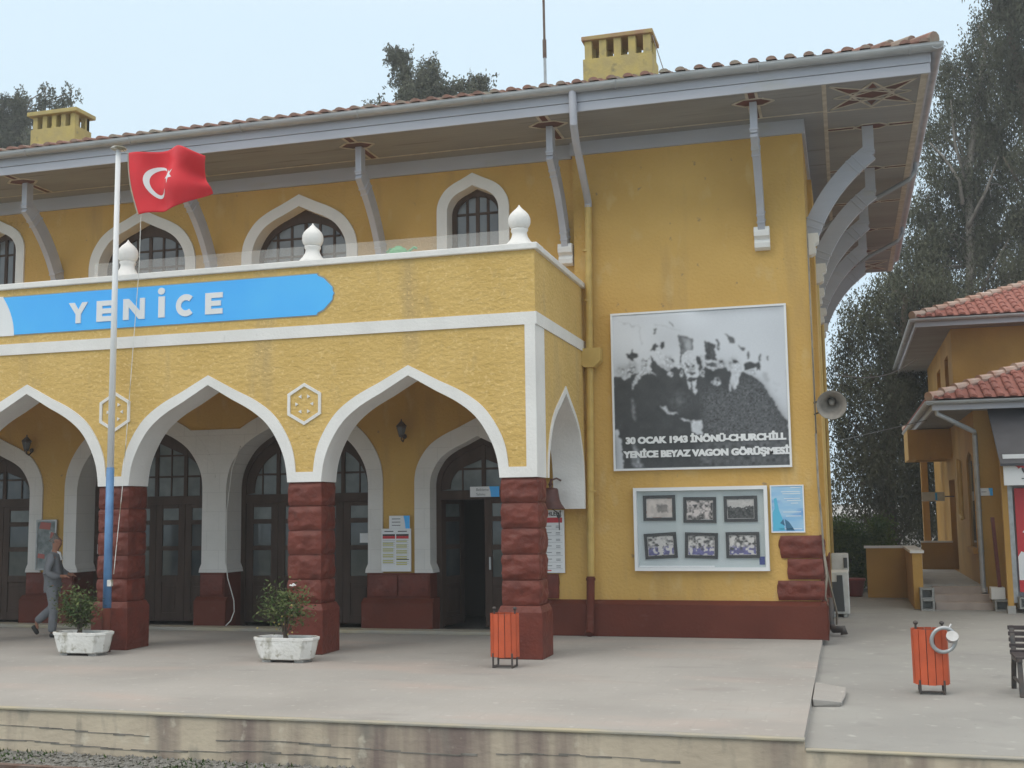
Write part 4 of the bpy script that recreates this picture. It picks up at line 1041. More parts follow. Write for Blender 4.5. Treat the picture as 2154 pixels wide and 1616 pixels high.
specs = [((380, 312), 0, 'sepia', 'top left, pale photo with a brown building'), ((846, 340), 1, 'sepia', 'top middle, brownish photo of a seated group'), ((1308, 334), 0, 'pcol', 'top right, photo of a dark crowd'),
         ((385, 748), -3, 'violet', 'bottom left, tilted photo with a white figure'), ((852, 748), 2, 'violet', 'bottom middle, photo with blue seats below'), ((1318, 745), 0, 'violet', 'bottom right, photo of a violet armchair')]
for i, (c_, rot, mm, lab) in enumerate(specs):
    cx, cz = cu_(*c_)
    p = thing('framed_photo', (cx, YM-.045, cz), 'black framed photograph in the display case, '+lab, 'picture', 'framed photographs in the display case')
    W2, H2 = .247, .193
    def l2(pts): return [(cx+a, cz+b_) for a, b_ in pts]
    MB().prism([l2(rect(-W2, W2, -H2, H2)), list(reversed(l2(rect(-W2+.045, W2-.045, -H2+.045, H2-.045))))], 'y', YM-.055, YM-.031).build('frame', 'black', p, bevel=.003)
    MB().box(cx-W2+.04, cx+W2-.04, YM-.042, YM-.032, cz-H2+.04, cz+H2-.04).build('print', mat('photo_print%d' % i, (.52, .50, .48), .6, (.40, .37, .36), 9+i, extra=[((.10, .085, .08) if i else (.33, .2, .17), 8+i*1.7, .53+.01*(i == 0)*5, .60, (1, 1, 1))]), p)
    rg_ = np.random.default_rng(60+i); h_, w_ = 64, 84; U2, V2 = np.meshgrid(np.linspace(-1, 1, w_), np.linspace(-1, 1, h_))
    n1, n2_ = smooth_noise(U2.shape, 9, rg_), smooth_noise(U2.shape, 5, rg_)
    if i == 0: g_ = .56+.05*n1; d_ = np.clip(1.2-np.maximum(abs(U2-.25)/.45, abs(V2-.05)/.45)+.12*n2_, 0, 1); g_ = g_*(1-.62*np.clip(d_*2.2, 0, 1))
    elif i == 2: g_ = np.where(V2+.16*n2_+.15*abs(U2)**2 > -.18, .05, .5)+.04*n2_
    else: g_ = np.clip(.34+.30*n1+.16*n2_-.10*V2, .05, .62)
    if i == 3: g_ = np.where((abs(U2+.05+.1*n2_) < .17) & (V2 > -.7), .58, g_)
    rgb_ = np.stack([g_*1.03, g_*.985, g_*.95], -1)
    if i == 0: rgb_ = np.stack([g_*1.05, g_*.93, g_*.86], -1)
    if i == 1: rgb_ = np.stack([g_*1.06, g_*.95, g_*.92], -1)
    if i > 2:
        bl = np.clip((V2-.0+.25*n1)*2.5, 0, 1)[..., None]*(g_ < .5)[..., None]; rgb_ = rgb_*(1-bl)+np.array([.16, .15, .36])*(.6+g_[..., None])*bl
    print_mesh('picture', cx-W2+.055, cx+W2-.055, cz-H2+.055, cz+H2-.055, YM-.0435, rgb_, p)
    p.rotation_euler = (0, R(rot), 0)
# --- blue poster
t = thing('poster', (-.855, YM, 1.55), 'light blue seaside poster in a thin white frame beside the display case', 'poster')
X0, X1_, Z0_, Z1_ = -1.10, -.61, 1.545, 2.25
MB().prism([rect(X0, X1_, Z0_, Z1_), list(reversed(rect(X0+.018, X1_-.018, Z0_+.018, Z1_-.018)))], 'y', YM-.03, YM).build('frame', 'signw', t)
G['pblue'] = mat('poster_blue', (.22, .46, .72), .4, (.42, .62, .78), 3, stretch=(.5, 1, 2.5), extra=[((.14, .33, .66), 4, .55, .7, (.4, 1, 2))])
MB().box(X0+.018, X1_-.018, YM-.022, YM-.001, Z0_+.018, Z1_-.018).build('print', 'pblue', t)
q = MB(); q.prism([(X0+.03, Z0_+.03), (X0+.2, Z0_+.03), (X0+.17, Z0_+.2), (X0+.12, Z0_+.34), (X0+.09, Z0_+.52), (X0+.05, Z0_+.5), (X0+.06, Z0_+.36), (X0+.03, Z0_+.3)], 'y', YM-.024, YM-.021)
q.build('sail_shape', mat('poster_cyan', (.10, .46, .66), .4), t)
q = MB(); q.prism([(X0+.22, Z0_+.03), (X0+.34, Z0_+.03), (X0+.26, Z0_+.16), (X0+.2, Z0_+.2)], 'y', YM-.024, YM-.021); q.prism([(X0+.13, Z0_+.14), (X0+.2, Z0_+.10), (X0+.18, Z0_+.2)], 'y', YM-.025, YM-.021); q.build('dark_hulls', mat('poster_dark_blue', (.05, .16, .27), .4), t)
q = MB()
for i, (a, b_, zz_) in enumerate(((.30, .45, .66), (.16, .44, .60), (.18, .44, .57), (.2, .43, .50), (.24, .44, .47), (.3, .4, .43), (.18, .44, .30), (.22, .44, .24), (.12, .45, .05))): q.box(X0+a, X0+b_, YM-.024, YM-.021, Z0_+zz_, Z0_+zz_+.009)
q.build('text_lines', 'signw', t)

# --- timetable boards
def ruled_board(name, x0, x1, z0, z1, y, label, kind):
    t = thing(name, ((x0+x1)/2, y, z0), label, 'timetable')
    MB().box(x0, x1, y-.03, y, z0, z1).build('panel', 'signw', t, bevel=.004)
    ht, hr, ln_, yl = MB(), MB(), MB(), MB(); w_ = x1-x0; h = z1-z0; yf = y-.033
    if kind == 0:
        for c_ in (0, 1):
            a = x0+w_*(.05+.46*c_); b_ = a+w_*.42
            ht.box(a, b_, yf, y-.028, z0+h*.83, z0+h*.87); hr.box(a, b_, yf, y-.028, z0+h*.765, z0+h*.828)
            for i in range(13):
                zz_ = z0+h*(.72-.045*i)
                ln_.box(a, b_, yf, y-.028, zz_, zz_+.003)
                if (i+c_*2) % 3: yl.box(a, b_-.03, yf+.001, y-.028, zz_-h*.028, zz_-h*.004)
            ht.box(a+.03, b_-.03, yf, y-.028, z0+h*.925, z0+h*.945)
        ht.box(x0+w_*.52, x0+w_*.94, yf-.001, y-.028, z0+h*.27, z0+h*.29)
    else:
        put_text(ht, 'TARİHLERİ', .085, x0+.06, yf, z1-.085, width=w_-.1, bold=.03)
        hr.box(x0+.04, x1-.03, yf, y-.028, z0+h*.80, z0+h*.88)
        for i in range(7):
            zz_ = z0+h*(.74-.105*i); ln_.box(x0+.03, x1-.03, yf, y-.028, zz_-h*.045, zz_-h*.045+.003)
            for a, b_ in ((.1, .62), (.75, .88)): ln_.box(x0+w_*a, x0+w_*b_, yf, y-.028, zz_, zz_+.009)
            ln_.box(x0+w_*.75, x0+w_*.88, yf, y-.028, zz_-.022, zz_-.014)
        hr.box(x0+w_*.12, x0+w_*.6, yf, y-.028, z0+.03, z0+.045)
    ht.build('heading', 'black', t); hr.build('red_bar', 'lred', t); ln_.build('ruled_lines', 'pgrey', t)
    if yl.v: yl.build('yellow_rows', mat('highlight_yellow', (.58, .56, .2), .6), t)
ruled_board('timetable', -7.37, -6.855, .965, 1.66, YW-.055, 'timetable with red heading and yellow rows on the wall between the doors', 0)
ruled_board('timetable', -4.80, -4.265, .95, 1.925, YM-.03, 'white timetable with a red heading bar under the bell', 1)
# small notices
def plate(name, x0, x1, z0, z1, y, label, blue=None, cat='sign', lines=2):
    t = thing(name, ((x0+x1)/2, y, z0), label, cat)
    MB().box(x0, x1, y-.015, y, z0, z1).build('panel', 'signw', t)
    if blue:
        b_ = MB(); w_ = x1-x0; b_.prism([(x0+w_*blue, z0), (x1, z0), (x1, z1), (x0+w_*(blue-.10), z1), (x0+w_*(blue-.03), z0+(z1-z0)*.5)], 'y', y-.018, y-.014); b_.build('blue_corner', 'blue', t)
    l_ = MB()
    for i in range(lines): l_.box(x0+.05, x0+(x1-x0)*.55, y-.018, y-.014, z1-(z1-z0)*(i+1)/(lines+1)-.006, z1-(z1-z0)*(i+1)/(lines+1)+.006)
    if lines: l_.build('text_lines', 'pgrey', t)
plate('notice', -7.24, -6.88, 1.66, 1.87, YW-.05, 'small white notice with a blue corner above the yellow rowed timetable', .8, lines=3)
t = thing('door_sign', (-5.6, YW+.16, 2.1), 'white and blue sign over the open door reading Bekleme Salonu', 'sign')
MB().box(-5.93, -5.43, YW+.22, YW+.235, 2.155, 2.325).build('panel', 'signw', t)
b_ = MB(); b_.prism([(-5.57, 2.155), (-5.43, 2.155), (-5.43, 2.325), (-5.60, 2.325), (-5.58, 2.24)], 'y', YW+.217, YW+.221); b_.build('blue_corner', 'blue', t)
b_ = MB(); put_text(b_, 'Bekleme', .06, -5.82, YW+.217, 2.255, width=.21, bold=0); put_text(b_, 'Salonu', .06, -5.82, YW+.217, 2.18, width=.15, bold=0); b_.build('lettering', 'pgrey', t)
plate('notice', -5.25, -5.02, 1.42, 1.56, YW+.30, 'white paper notice on the right door leaf', lines=2, cat='notice')
t = thing('notice', (-5.12, YW+.30, 1.1), 'round edged white paper stuck on the right door leaf below the notice', 'notice')
MB().prism([(-5.14+math.cos(R(a))*.11, 1.17+math.sin(R(a))*.09) for a in range(0, 360, 45)], 'y', YW+.29, YW+.30).build('paper', 'signw', t)
plate('notice', -8.0, -7.77, 1.42, 1.58, YW+.50, 'white paper notice on the dark door right of the middle pillar', lines=0, cat='notice')
plate('notice', -13.18, -13.02, 1.25, 1.42, YW+.49, 'small white notice on the dark door behind the flagpole', lines=2, cat='notice')
# framed poster at the far left
t = thing('poster', (-13.85, YW, .98), 'poster with red and grey print behind the walking man', 'poster')
MB().prism([rect(-14.09, -13.66, .98, 1.88), list(reversed(rect(-14.06, -13.69, 1.01, 1.85)))], 'y', YW-.055, YW-.03).build('frame', 'steel', t)
MB().box(-14.06, -13.69, YW-.045, YW-.031, 1.01, 1.85).build('print', mat('mottled_poster_print', (.30, .33, .34), .5, (.13, .16, .16), 7, extra=[((.42, .45, .44), 6, .58, .66, (1, 1, 1))]), t)
q = MB(); q.prism([(-14.03, 1.72), (-13.8, 1.70), (-13.78, 1.82), (-14.0, 1.84)], 'y', YW-.048, YW-.044); q.prism([(-13.8, 1.55), (-13.71, 1.52), (-13.70, 1.64), (-13.78, 1.66)], 'y', YW-.048, YW-.044); q.prism([(-14.05, 1.2), (-13.9, 1.18), (-13.9, 1.26), (-14.04, 1.28)], 'y', YW-.048, YW-.044)
q.build('red_print', mat('faded_red_print', (.42, .12, .10), .5), t)
# --- wall lanterns
def lantern(x, z, label):
    t = thing('wall_lantern', (x, YW, z-.2), label, 'lantern', 'lanterns on the portico wall'); y = YW-.17
    a = MB(); a.lathe([(.03, -.03), (.045, 0)], (x, YW-.03, z-.10), 10, 'y'); a.tube([(x, YW-.02, z-.12), (x, YW-.10, z-.19), (x, y, z-.16), (x, y, z-.10)], .012, 8); a.build('arm', 'iron', t)
    b_ = MB(); b_.lathe([(.035, -.12), (.045, -.10), (.085, .05), (.10, .06), (.06, .10), (.03, .13), (.012, .145), (.012, .17), (.003, .18)], (x, y, z), 6); b_.build('housing', 'iron', t)
    g_ = MB(); g_.lathe([(.052, -.08), (.083, .035)], (x, y, z), 6, sx=1.02, sy=1.02); g_.build('pane', mat('lantern_glass', (.12, .13, .14), .2), t)
lantern(-6.98, 3.27, 'black wall lantern between the middle door and the open door')
lantern(-14.26, 3.24, 'black wall lantern at the far left of the portico wall')
# --- bell
t = thing('bell', (-4.36, 17.35, 1.9), 'dark red station bell hanging above the white timetable', 'bell')
bm_ = MB(); c = (-4.36, 17.25, 1.94)
bm_.lathe([(.215, 0), (.205, .02), (.165, .07), (.135, .14), (.12, .24), (.115, .29), (.10, .315), (.03, .33), (.012, .33)], c, 24); bm_.build('bell_body', 'bell', t, smooth=True)
q = MB(); q.tube([(-4.36, 17.25, 2.25), (-4.37, 17.25, 2.33), (-4.34, 17.25, 2.40)], .022, 8); q.lathe([(.035, 0), (.04, .02), (.02, .04)], (-4.36, 17.25, 2.30), 8)
q.tube([(-4.36, 17.25, 2.38), (-4.28, 17.3, 2.41), (-4.26, 17.5, 2.38), (-4.26, 17.73, 2.32)], .014, 8); q.build('hanger', 'bell', t)
q = MB(); q.tube([(-4.36, 17.25, 2.2), (-4.33, 17.25, 1.93), (-4.24, 17.25, 1.88), (-4.235, 17.25, 1.62)], .010, 6); q.lathe([(.01, 0), (.035, .02), (.03, .05), (.008, .06)], (-4.24, 17.25, 1.80), 8); q.build('clapper', 'iron', t)
# --- horn loudspeaker on the corner
t = thing('horn_loudspeaker', (-.42, 17.9, 3.4), 'beige horn loudspeaker fixed to the right corner of the station', 'loudspeaker')
ho = MB(); c0 = Vector((-.150, 17.42, 3.43)); d = Vector((-.02, -.86, -.28)).normalized(); side = d.orthogonal().normalized(); up_ = d.cross(side)
def cone(mb, prof, n=24):
    b = len(mb.v)
    for r_, s__ in prof:
        for k_ in range(n): a = 2*math.pi*k_/n; mb.v.append(tuple(c0+d*s__+(side*math.cos(a)+up_*math.sin(a))*r_))
    for i in range(len(prof)-1):
        for k_ in range(n): j = (k_+1) % n; mb.face([b+i*n+k_, b+i*n+j, b+(i+1)*n+j, b+(i+1)*n+k_])
G['horn'] = mat('dirty_beige_horn', (.33, .30, .26), .6, (.22, .20, .18), 8)
cone(ho, [(.05, -.20), (.06, -.18), (.07, -.10), (.10, -.0), (.16, .10), (.205, .16), (.215, .165), (.215, .155), (.198, .155), (.15, .09), (.09, -.01), (.06, -.08)]); ho.build('horn', 'horn', t, smooth=True)
ho = MB(); cone(ho, [(.002, .06), (.03, .05), (.045, .0), (.05, -.08)], 16); ho.build('phase_plug', 'horn', t, smooth=True)
ho = MB(); cone(ho, [(.01, -.34), (.075, -.335), (.08, -.30), (.08, -.20), (.05, -.18)], 18); ho.build('driver', 'horn', t, smooth=True)
ho = MB(); ho.tube([(-.42, 17.95, 3.48), (-.30, 17.8, 3.5), (-.17, 17.6, 3.5)], .016, 8); ho.tube([(-.42, 17.9, 3.30), (-.3, 17.7, 3.33), (-.20, 17.55, 3.36)], .012, 8); ho.build('mount', 'iron', t)
# --- air conditioning unit, drains and loose cables on the side wall
t = thing('air_conditioner_unit', (-.21, 22.2, -.08), 'white outdoor air conditioner unit standing beside the station wall', 'air conditioner')
a = MB(); a.box(-.385, -.03, 22.1, 22.9, -.02, .74); a.box(-.34, -.27, 22.15, 22.85, -.08, -.02).box(-.15, -.08, 22.15, 22.85, -.08, -.02); a.build('casing', 'acw', t, bevel=.02)
a = MB(); a.prism([(-.345, .03), (-.12, .03), (-.14, .68), (-.24, .68), (-.24, .56), (-.345, .56)], 'y', 22.08, 22.11); a.build('grille', mat('dark_grille', (.045, .05, .055), .5), t)
t = thing('air_conditioner_unit', (-.25, 24.2, .5), 'smaller white unit on the wall behind the standing air conditioner', 'air conditioner')
a = MB(); a.box(-.36, -.02, 24.4, 24.9, .62, .98); a.build('casing', 'acw', t, bevel=.02)
a = MB(); a.box(-.12, -.05, 24.385, 24.41, .70, .90); a.build('grille', mat('dark_grille_slot', (.045, .05, .055), .5), t)
a = MB(); a.box(-.2, -.02, 24.45, 24.85, .50, .62); a.build('wall_bracket', 'iron', t)
t = MB(); t.tube([(-.40, 17.66, 3.0), (-.395, 17.67, 2.2), (-.37, 17.68, 1.7), (-.36, 17.69, 1.25), (-.30, 17.9, .8), (-.22, 18.6, .3), (-.25, 20.0, .0)], .015, 8)
t.tube([(-.40, 17.70, 6.1), (-.395, 17.70, 3.0)], .012, 6); t.tube([(-.36, 17.70, 1.3), (-.33, 17.72, .9), (-.37, 17.74, .62), (-.34, 17.8, .48)], .018, 6)
o = t.build('cable', mat('old_white_cable', (.33, .29, .23), .8, (.2, .18, .15), 6), smooth=True); tag(o, 'thick dirty white cable running down the right corner of the station', 'cable')
t = MB(); t.tube([(-.33, 19.0, .5), (-.33, 19.0, .1), (-.28, 18.95, .02), (-.14, 18.9, .03), (-.13, 18.9, -.05)], .06, 10)
o = t.build('drain_elbow', 'iron', smooth=True); tag(o, 'dark drain pipe elbow at the foot of the right corner', 'drain pipe')
# cable at the left of the wide door and hanging tube lamp in the portico
t = MB(); t.tube([(-9.99, 17.79, 3.1), (-10.15, 17.79, 2.7), (-10.22, 17.76, 2.0), (-10.22, 17.76, 1.1), (-10.17, 17.73, .85), (-10.09, 17.71, .65), (-10.03, 17.7, .48), (-10.02, 17.7, .30), (-10.06, 17.66, .15), (-10.12, 17.6, .07)], .009, 6)
o = t.build('cable', 'ston', smooth=True); tag(o, 'thin pale cable looping down beside the central white pier', 'cable')
t = MB(); t.tube([(-4.6, 17.68, 5.9), (-5.4, 17.74, 5.84), (-6.6, 17.78, 5.98), (-7.4, 17.8, 6.15)], .006, 5)
o = t.build('cable', 'iron'); tag(o, 'thin black wire sagging across the upper wall by the right bracket', 'cable')
t = MB(); t.tube([(-3.0, 19.9, 10.4), (-2.6, 18.6, 9.1), (-2.3, 17.6, 8.72)], .008, 5)
o = t.build('stay_wire', 'iron'); tag(o, 'thin stay wire running down from the right chimney', 'wire')
# green can on the parapet
t = thing('watering_can', (-6.02, 15.15, 5.5), 'small green plastic can standing behind the glass screen', 'watering can')
g_ = MB(); g_.lathe([(.11, 0), (.13, .03), (.125, .12), (.09, .17), (.05, .18), (.045, .20)], (-6.02, 15.15, 5.51), 16, sx=1.15); g_.build('body', 'green', t, smooth=True)
g_ = MB(); g_.tube([(-5.9, 15.15, 5.6), (-5.78, 15.15, 5.68), (-5.74, 15.15, 5.66)], .02, 8); g_.tube([(-6.14, 15.15, 5.58), (-6.2, 15.15, 5.64), (-6.14, 15.15, 5.69)], .014, 8); g_.build('spout', 'green', t)

# ============================================================ PERSON
def skin_mesh(name, chain, m, parent, sub=2, smooth=True):
    """chain: (points dict name->(co, radius), edges) grown with a skin modifier"""
    P, E_s, root = chain
    names = list(P); me = bpy.data.meshes.new(name); me.from_pydata([P[n][0] for n in names], [(names.index(a), names.index(b)) for a, b in E_s], [])
    ob = bpy.data.objects.new(name, me); COL.objects.link(ob)
    sk = ob.modifiers.new('skin', 'SKIN'); sk.use_smooth_shade = True
    sl_ = me.skin_vertices[0].data
    for i, n in enumerate(names):
        r_ = P[n][1]; sl_[i].radius = r_ if isinstance(r_, tuple) else (r_, r_); sl_[i].use_root = (n == root)
    s_ = ob.modifiers.new('sub', 'SUBSURF'); s_.levels = sub; s_.render_levels = sub
    dg = bpy.context.evaluated_depsgraph_get(); dg.update()
    nm = bpy.data.meshes.new_from_object(ob.evaluated_get(dg)); nm.name = name
    bpy.data.objects.remove(ob); bpy.data.meshes.remove(me)
    nm.materials.clear(); nm.materials.append(G[m] if isinstance(m, str) else m)
    for p in nm.polygons: p.use_smooth = True; p.material_index = 0
    o = bpy.data.objects.new(name, nm); COL.objects.link(o); o.parent = parent
    return o
t = thing('person', (-12.42, 16.12, 0), 'man in a grey suit walking past the planter at the left, hands before him', 'person')
V = {'pelvis': ((0, 0, .90), .085), 'waist': ((.0, 0, 1.03), .085), 'chest': ((.01, 0, 1.25), (.10, .12)), 'neck0': ((.02, 0, 1.40), .07), 'neck': ((.035, 0, 1.47), .052), 'head0': ((.05, -.005, 1.545), (.078, .075)), 'head1': ((.05, -.01, 1.62), (.088, .078)), 'head2': ((.04, -.01, 1.68), (.055, .055)),
     'nose': ((.13, -.03, 1.585), .016), 'chin': ((.10, -.02, 1.515), .03)}
Eg = [('pelvis', 'waist'), ('waist', 'chest'), ('chest', 'neck0'), ('neck0', 'neck'), ('neck', 'head0'), ('head0', 'head1'), ('head1', 'head2'), ('head1', 'nose'), ('head0', 'chin')]
def limb(pref, base, pts):
    prev = base
    for i, (c_, r_) in enumerate(pts): V[pref+str(i)] = (c_, r_); Eg.append((prev, pref+str(i))); prev = pref+str(i)
    return prev
limb('nl', 'pelvis', [((0, -.09, .84), .065), ((.04, -.10, .47), .058), ((.03, -.10, .28), .05), ((.03, -.10, .09), .036), ((.15, -.11, .035), .03)])
limb('fl', 'pelvis', [((0, .09, .84), .065), ((-.0, .10, .48), .058), ((-.14, .10, .36), .045), ((-.26, .10, .25), .03), ((-.23, .10, .13), .025)])
ha = limb('na', 'chest', [((.01, -.17, 1.36), .055), ((-.06, -.22, 1.10), .045), ((.06, -.22, 1.03), .038), ((.17, -.20, 1.02), .026), ((.22, -.19, 1.02), (.030, .016))])
hb_ = limb('fa', 'chest', [((.01, .17, 1.36), .055), ((.08, .22, 1.12), .045), ((.18, .16, 1.06), .038), ((.26, .08, 1.03), .026), ((.30, .05, 1.03), (.030, .016))])
for (hh, sy_) in ((ha, -1), (hb_, 1)):
    c_ = Vector(V[hh][0])
    for k_, (dy, ln2) in enumerate(((-.024, .055), (-.008, .065), (.008, .062), (.024, .05))):
        V[hh+'f%d' % k_] = (tuple(c_+Vector((.035, dy, -.006))), .0085); V[hh+'g%d' % k_] = (tuple(c_+Vector((.035+ln2*.6, dy, -.03))), .0075)
        Eg += [(hh, hh+'f%d' % k_), (hh+'f%d' % k_, hh+'g%d' % k_)]
    V[hh+'t'] = (tuple(c_+Vector((.02, -sy_*.035, .02))), .010); Eg.append((hh, hh+'t'))
skin_mesh('body', (V, Eg, 'pelvis'), 'skin', t)
# clothes
J = {'hem': ((-.005, 0, .74), (.15, .155)), 'hip': ((0, 0, .93), (.145, .155)), 'waist': ((.0, 0, 1.06), (.145, .155)), 'chest': ((.01, 0, 1.26), (.16, .18)), 'sh': ((.01, 0, 1.385), (.11, .12)), 'col': ((.025, 0, 1.43), .075)}
JE = [('hem', 'hip'), ('hip', 'waist'), ('waist', 'chest'), ('chest', 'sh'), ('sh', 'col')]
def sl2(pref, pts):
    prev = 'chest'
    for i, (c_, r_) in enumerate(pts): J[pref+str(i)] = (c_, r_); JE.append((prev, pref+str(i))); prev = pref+str(i)
sl2('a', [((.01, -.185, 1.35), .078), ((-.065, -.225, 1.09), .068), ((.05, -.225, 1.02), .062), ((.155, -.20, 1.015), .052)])
sl2('b', [((.01, .185, 1.35), .078), ((.08, .225, 1.11), .068), ((.17, .165, 1.05), .062), ((.245, .09, 1.025), .052)])
skin_mesh('jacket', (J, JE, 'hip'), 'suit', t)
T = {'w': ((0, 0, .94), (.135, .145)), 'n0': ((0, -.085, .80), .105), 'n1': ((.045, -.10, .47), .082), 'n2': ((.03, -.10, .26), .078), 'n3': ((.025, -.10, .075), .072),
     'f0': ((0, .085, .80), .105), 'f1': ((-.0, .10, .48), .082), 'f2': ((-.13, .10, .37), .078), 'f3': ((-.265, .10, .245), .068)}
skin_mesh('trousers', (T, [('w', 'n0'), ('n0', 'n1'), ('n1', 'n2'), ('n2', 'n3'), ('w', 'f0'), ('f0', 'f1'), ('f1', 'f2'), ('f2', 'f3')], 'w'), 'suit', t)
skin_mesh('shoe', ({'a': ((-.02, -.10, .045), .045), 'b': ((.07, -.105, .042), .042), 'c': ((.17, -.11, .032), .034)}, [('a', 'b'), ('b', 'c')], 'b'), 'shoe', t)
skin_mesh('shoe', ({'a': ((-.31, .10, .20), .042), 'b': ((-.27, .10, .12), .042), 'c': ((-.22, .10, .045), .034)}, [('a', 'b'), ('b', 'c')], 'b'), 'shoe', t)
skin_mesh('hair', ({'a': ((-.02, -.01, 1.585), (.05, .06)), 'b': ((.005, -.01, 1.645), (.062, .07)), 'c': ((.035, -.012, 1.672), (.055, .062))}, [('a', 'b'), ('b', 'c')], 'b'), 'hair', t)
sh = MB(); sh.prism([(.06, 1.44), (.11, 1.42), (.15, 1.30), (.12, 1.28), (.08, 1.36)], 'y', -.06, .06); s2_ = sh.build('shirt_front', 'signw', None); s2_.parent = t
fc_ = MB()
for sy_ in (-.045, .02): fc_.lathe([(.003, -.006), (.009, 0), (.003, .006)], (.128, sy_, 1.612), 8)
fc_.box(.125, .134, -.035, .01, 1.545, 1.55)
f2_ = fc_.build('face_features', 'hair', None); f2_.parent = t
er = MB()
for sy_ in (-1, 1): er.lathe([(.004, -.022), (.014, -.01), (.016, .01), (.004, .022)], (.035, -.01+sy_*.078, 1.60), 8, sy=.5)
e2_ = er.build('ears', 'skin', None); e2_.parent = t
spin(t, R(30)); t.scale = (.955, .955, .955)

# ============================================================ ANNEXE (small yellow building to the right)
A = thing('annexe_building', (2.5, 24.7, 0), 'small yellow two storey annexe with red tiled roofs at the right', 'building')
aw = MB(); wx = 2.5
# west wall lower with a window and a doorway (polygon in Y,Z)
win = arch(25.95, .62, 2.75, .30, 1.05)
dor = [(29.6, .34), (29.6, 2.55), (31.2, 2.55), (31.2, .34)]
aw.prism([[(24.7, -.1), (24.7, 3.92), (36, 3.92), (36, -.1)], win, dor], 'x', wx, wx+.3)
aw.box(wx+.3, 14, 24.7, 25.0, -.1, 3.92)
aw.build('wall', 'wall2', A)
MB().box(wx+.035, wx+.05, 25.3, 26.6, 1.0, 3.1).build('window_pane', 'glassd', A)
MB().box(wx-.08, wx+.02, 25.25, 26.65, .93, 1.05).build('window_sill', 'wall2', A, bevel=.01)
MB().box(wx+.2, wx+.25, 29.6, 31.2, .34, 2.55).build('door', mat('ochre_door', (.36, .19, .07), .6, (.3, .15, .05), 3), A)
uw = MB()
w1 = rect(29.6, 30.6, 4.55, 5.55); w2_ = rect(32.0, 33.2, 4.55, 5.5)
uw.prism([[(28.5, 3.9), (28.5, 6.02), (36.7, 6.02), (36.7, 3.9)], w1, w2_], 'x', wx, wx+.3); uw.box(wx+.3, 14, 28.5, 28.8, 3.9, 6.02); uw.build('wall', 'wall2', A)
sh = MB()
for (ya, yb2) in ((29.6, 30.6), (32.0, 33.2)): sh.box(wx+.12, wx+.16, ya, yb2, 4.55, 5.55)
sh.build('shutters', mat('ochre_shutter', (.30, .20, .08), .7), A)
for (nm, x0, x1, y0, y1, z, m_s) in (('upper', 1.62, 15, 27.7, 38.6, 6.02, 1), ('lower', 1.63, 15, 24.0, 34.0, 3.80, 1)):
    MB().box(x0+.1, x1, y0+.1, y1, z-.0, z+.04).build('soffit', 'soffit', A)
    fb = MB(); fb.box(x0+.06, x1, y0+.06, y0+.1, z-.02, z+.15).box(x0+.06, x0+.1, y0+.1, y1, z-.02, z+.15); fb.build('fascia', 'grey', A)
    gu = MB(); gu.prism([(y0+.0+a*.9, z+.16+b_*.9) for a, b_ in gp_(0)] if 0 else [(y0+a*.9, z+.16+b_*.9) for a, b_ in [(math.cos(R(q))*.085, math.sin(R(q))*.085) for q in range(180, 361, 15)]+[(math.cos(R(q))*.074, math.sin(R(q))*.074) for q in range(360, 179, -15)]], 'x', x0-.06, x1)
    gu.prism([(x0+a*.9, z+.158+b_*.9) for a, b_ in [(math.cos(R(q))*.085, math.sin(R(q))*.085) for q in range(180, 361, 15)]+[(math.cos(R(q))*.074, math.sin(R(q))*.074) for q in range(360, 179, -15)]], 'y', y0-.06, y1)
    gu.build('gutter', 'gutter', A)
random.seed(2)
tiled_roof('upper', 1.62, 17, 27.72, 38.6, 6.22, 21, .24, .07, 'tile2', A, sides='FL')
tiled_roof('lower', 1.63, 17, 24.02, 34.0, 4.0, 21, .24, .07, 'tile2', A, sides='FL')
dp = MB(); dp.tube([(1.78, 24.1, 3.92), (1.78, 24.15, 3.72), (2.48, 24.45, 3.36), (2.50, 24.62, 3.30), (2.50, 24.62, .30), (2.52, 24.55, .2)], .05, 10)
for z in (2.7, 1.8, 1.0): dp.lathe([(.058, 0), (.058, .03)], (2.50, 24.62, z), 10)
dp.build('downpipe', 'gutter', A)
po = MB(); po.box(1.50, 1.72, 29.9, 31.8, 3.05, 3.78).box(1.72, wx, 29.9, 30.1, 3.05, 3.78).box(1.72, wx, 31.6, 31.8, 3.05, 3.78); po.build('porch_beam', 'wall', A)  # lit look put into the colour: beam uses the paler station paint
po = MB(); po.box(1.95, 2.12, 33.0, 33.25, .34, 3.3); po.build('porch_post', 'wall2', A)
po = MB(); po.tube([(2.44, 27.4, 2.9), (2.44, 27.4, 1.72), (2.46, 27.4, 1.62)], .035, 8); po.tube([(2.44, 27.9, 2.95), (2.44, 27.9, 1.72), (2.44, 27.5, 1.62)], .035, 8); po.build('wall_pipes', 'pipe', A)
# porch floor and steps
sp_ = MB(); sp_.box(1.35, 2.5, 24.9, 34, -.1, .34); sp_.build('porch_floor', 'conc', A)
for i in range(3): s = MB(); s.box(1.56, 2.62-i*.02, 24.0+i*.30, 24.9, -.1, .06+i*.13); s.build('step', mat('pinkish_step_concrete%d' % i, (.44, .36, .31), .9, (.36, .29, .25), 3), A, bevel=.01)
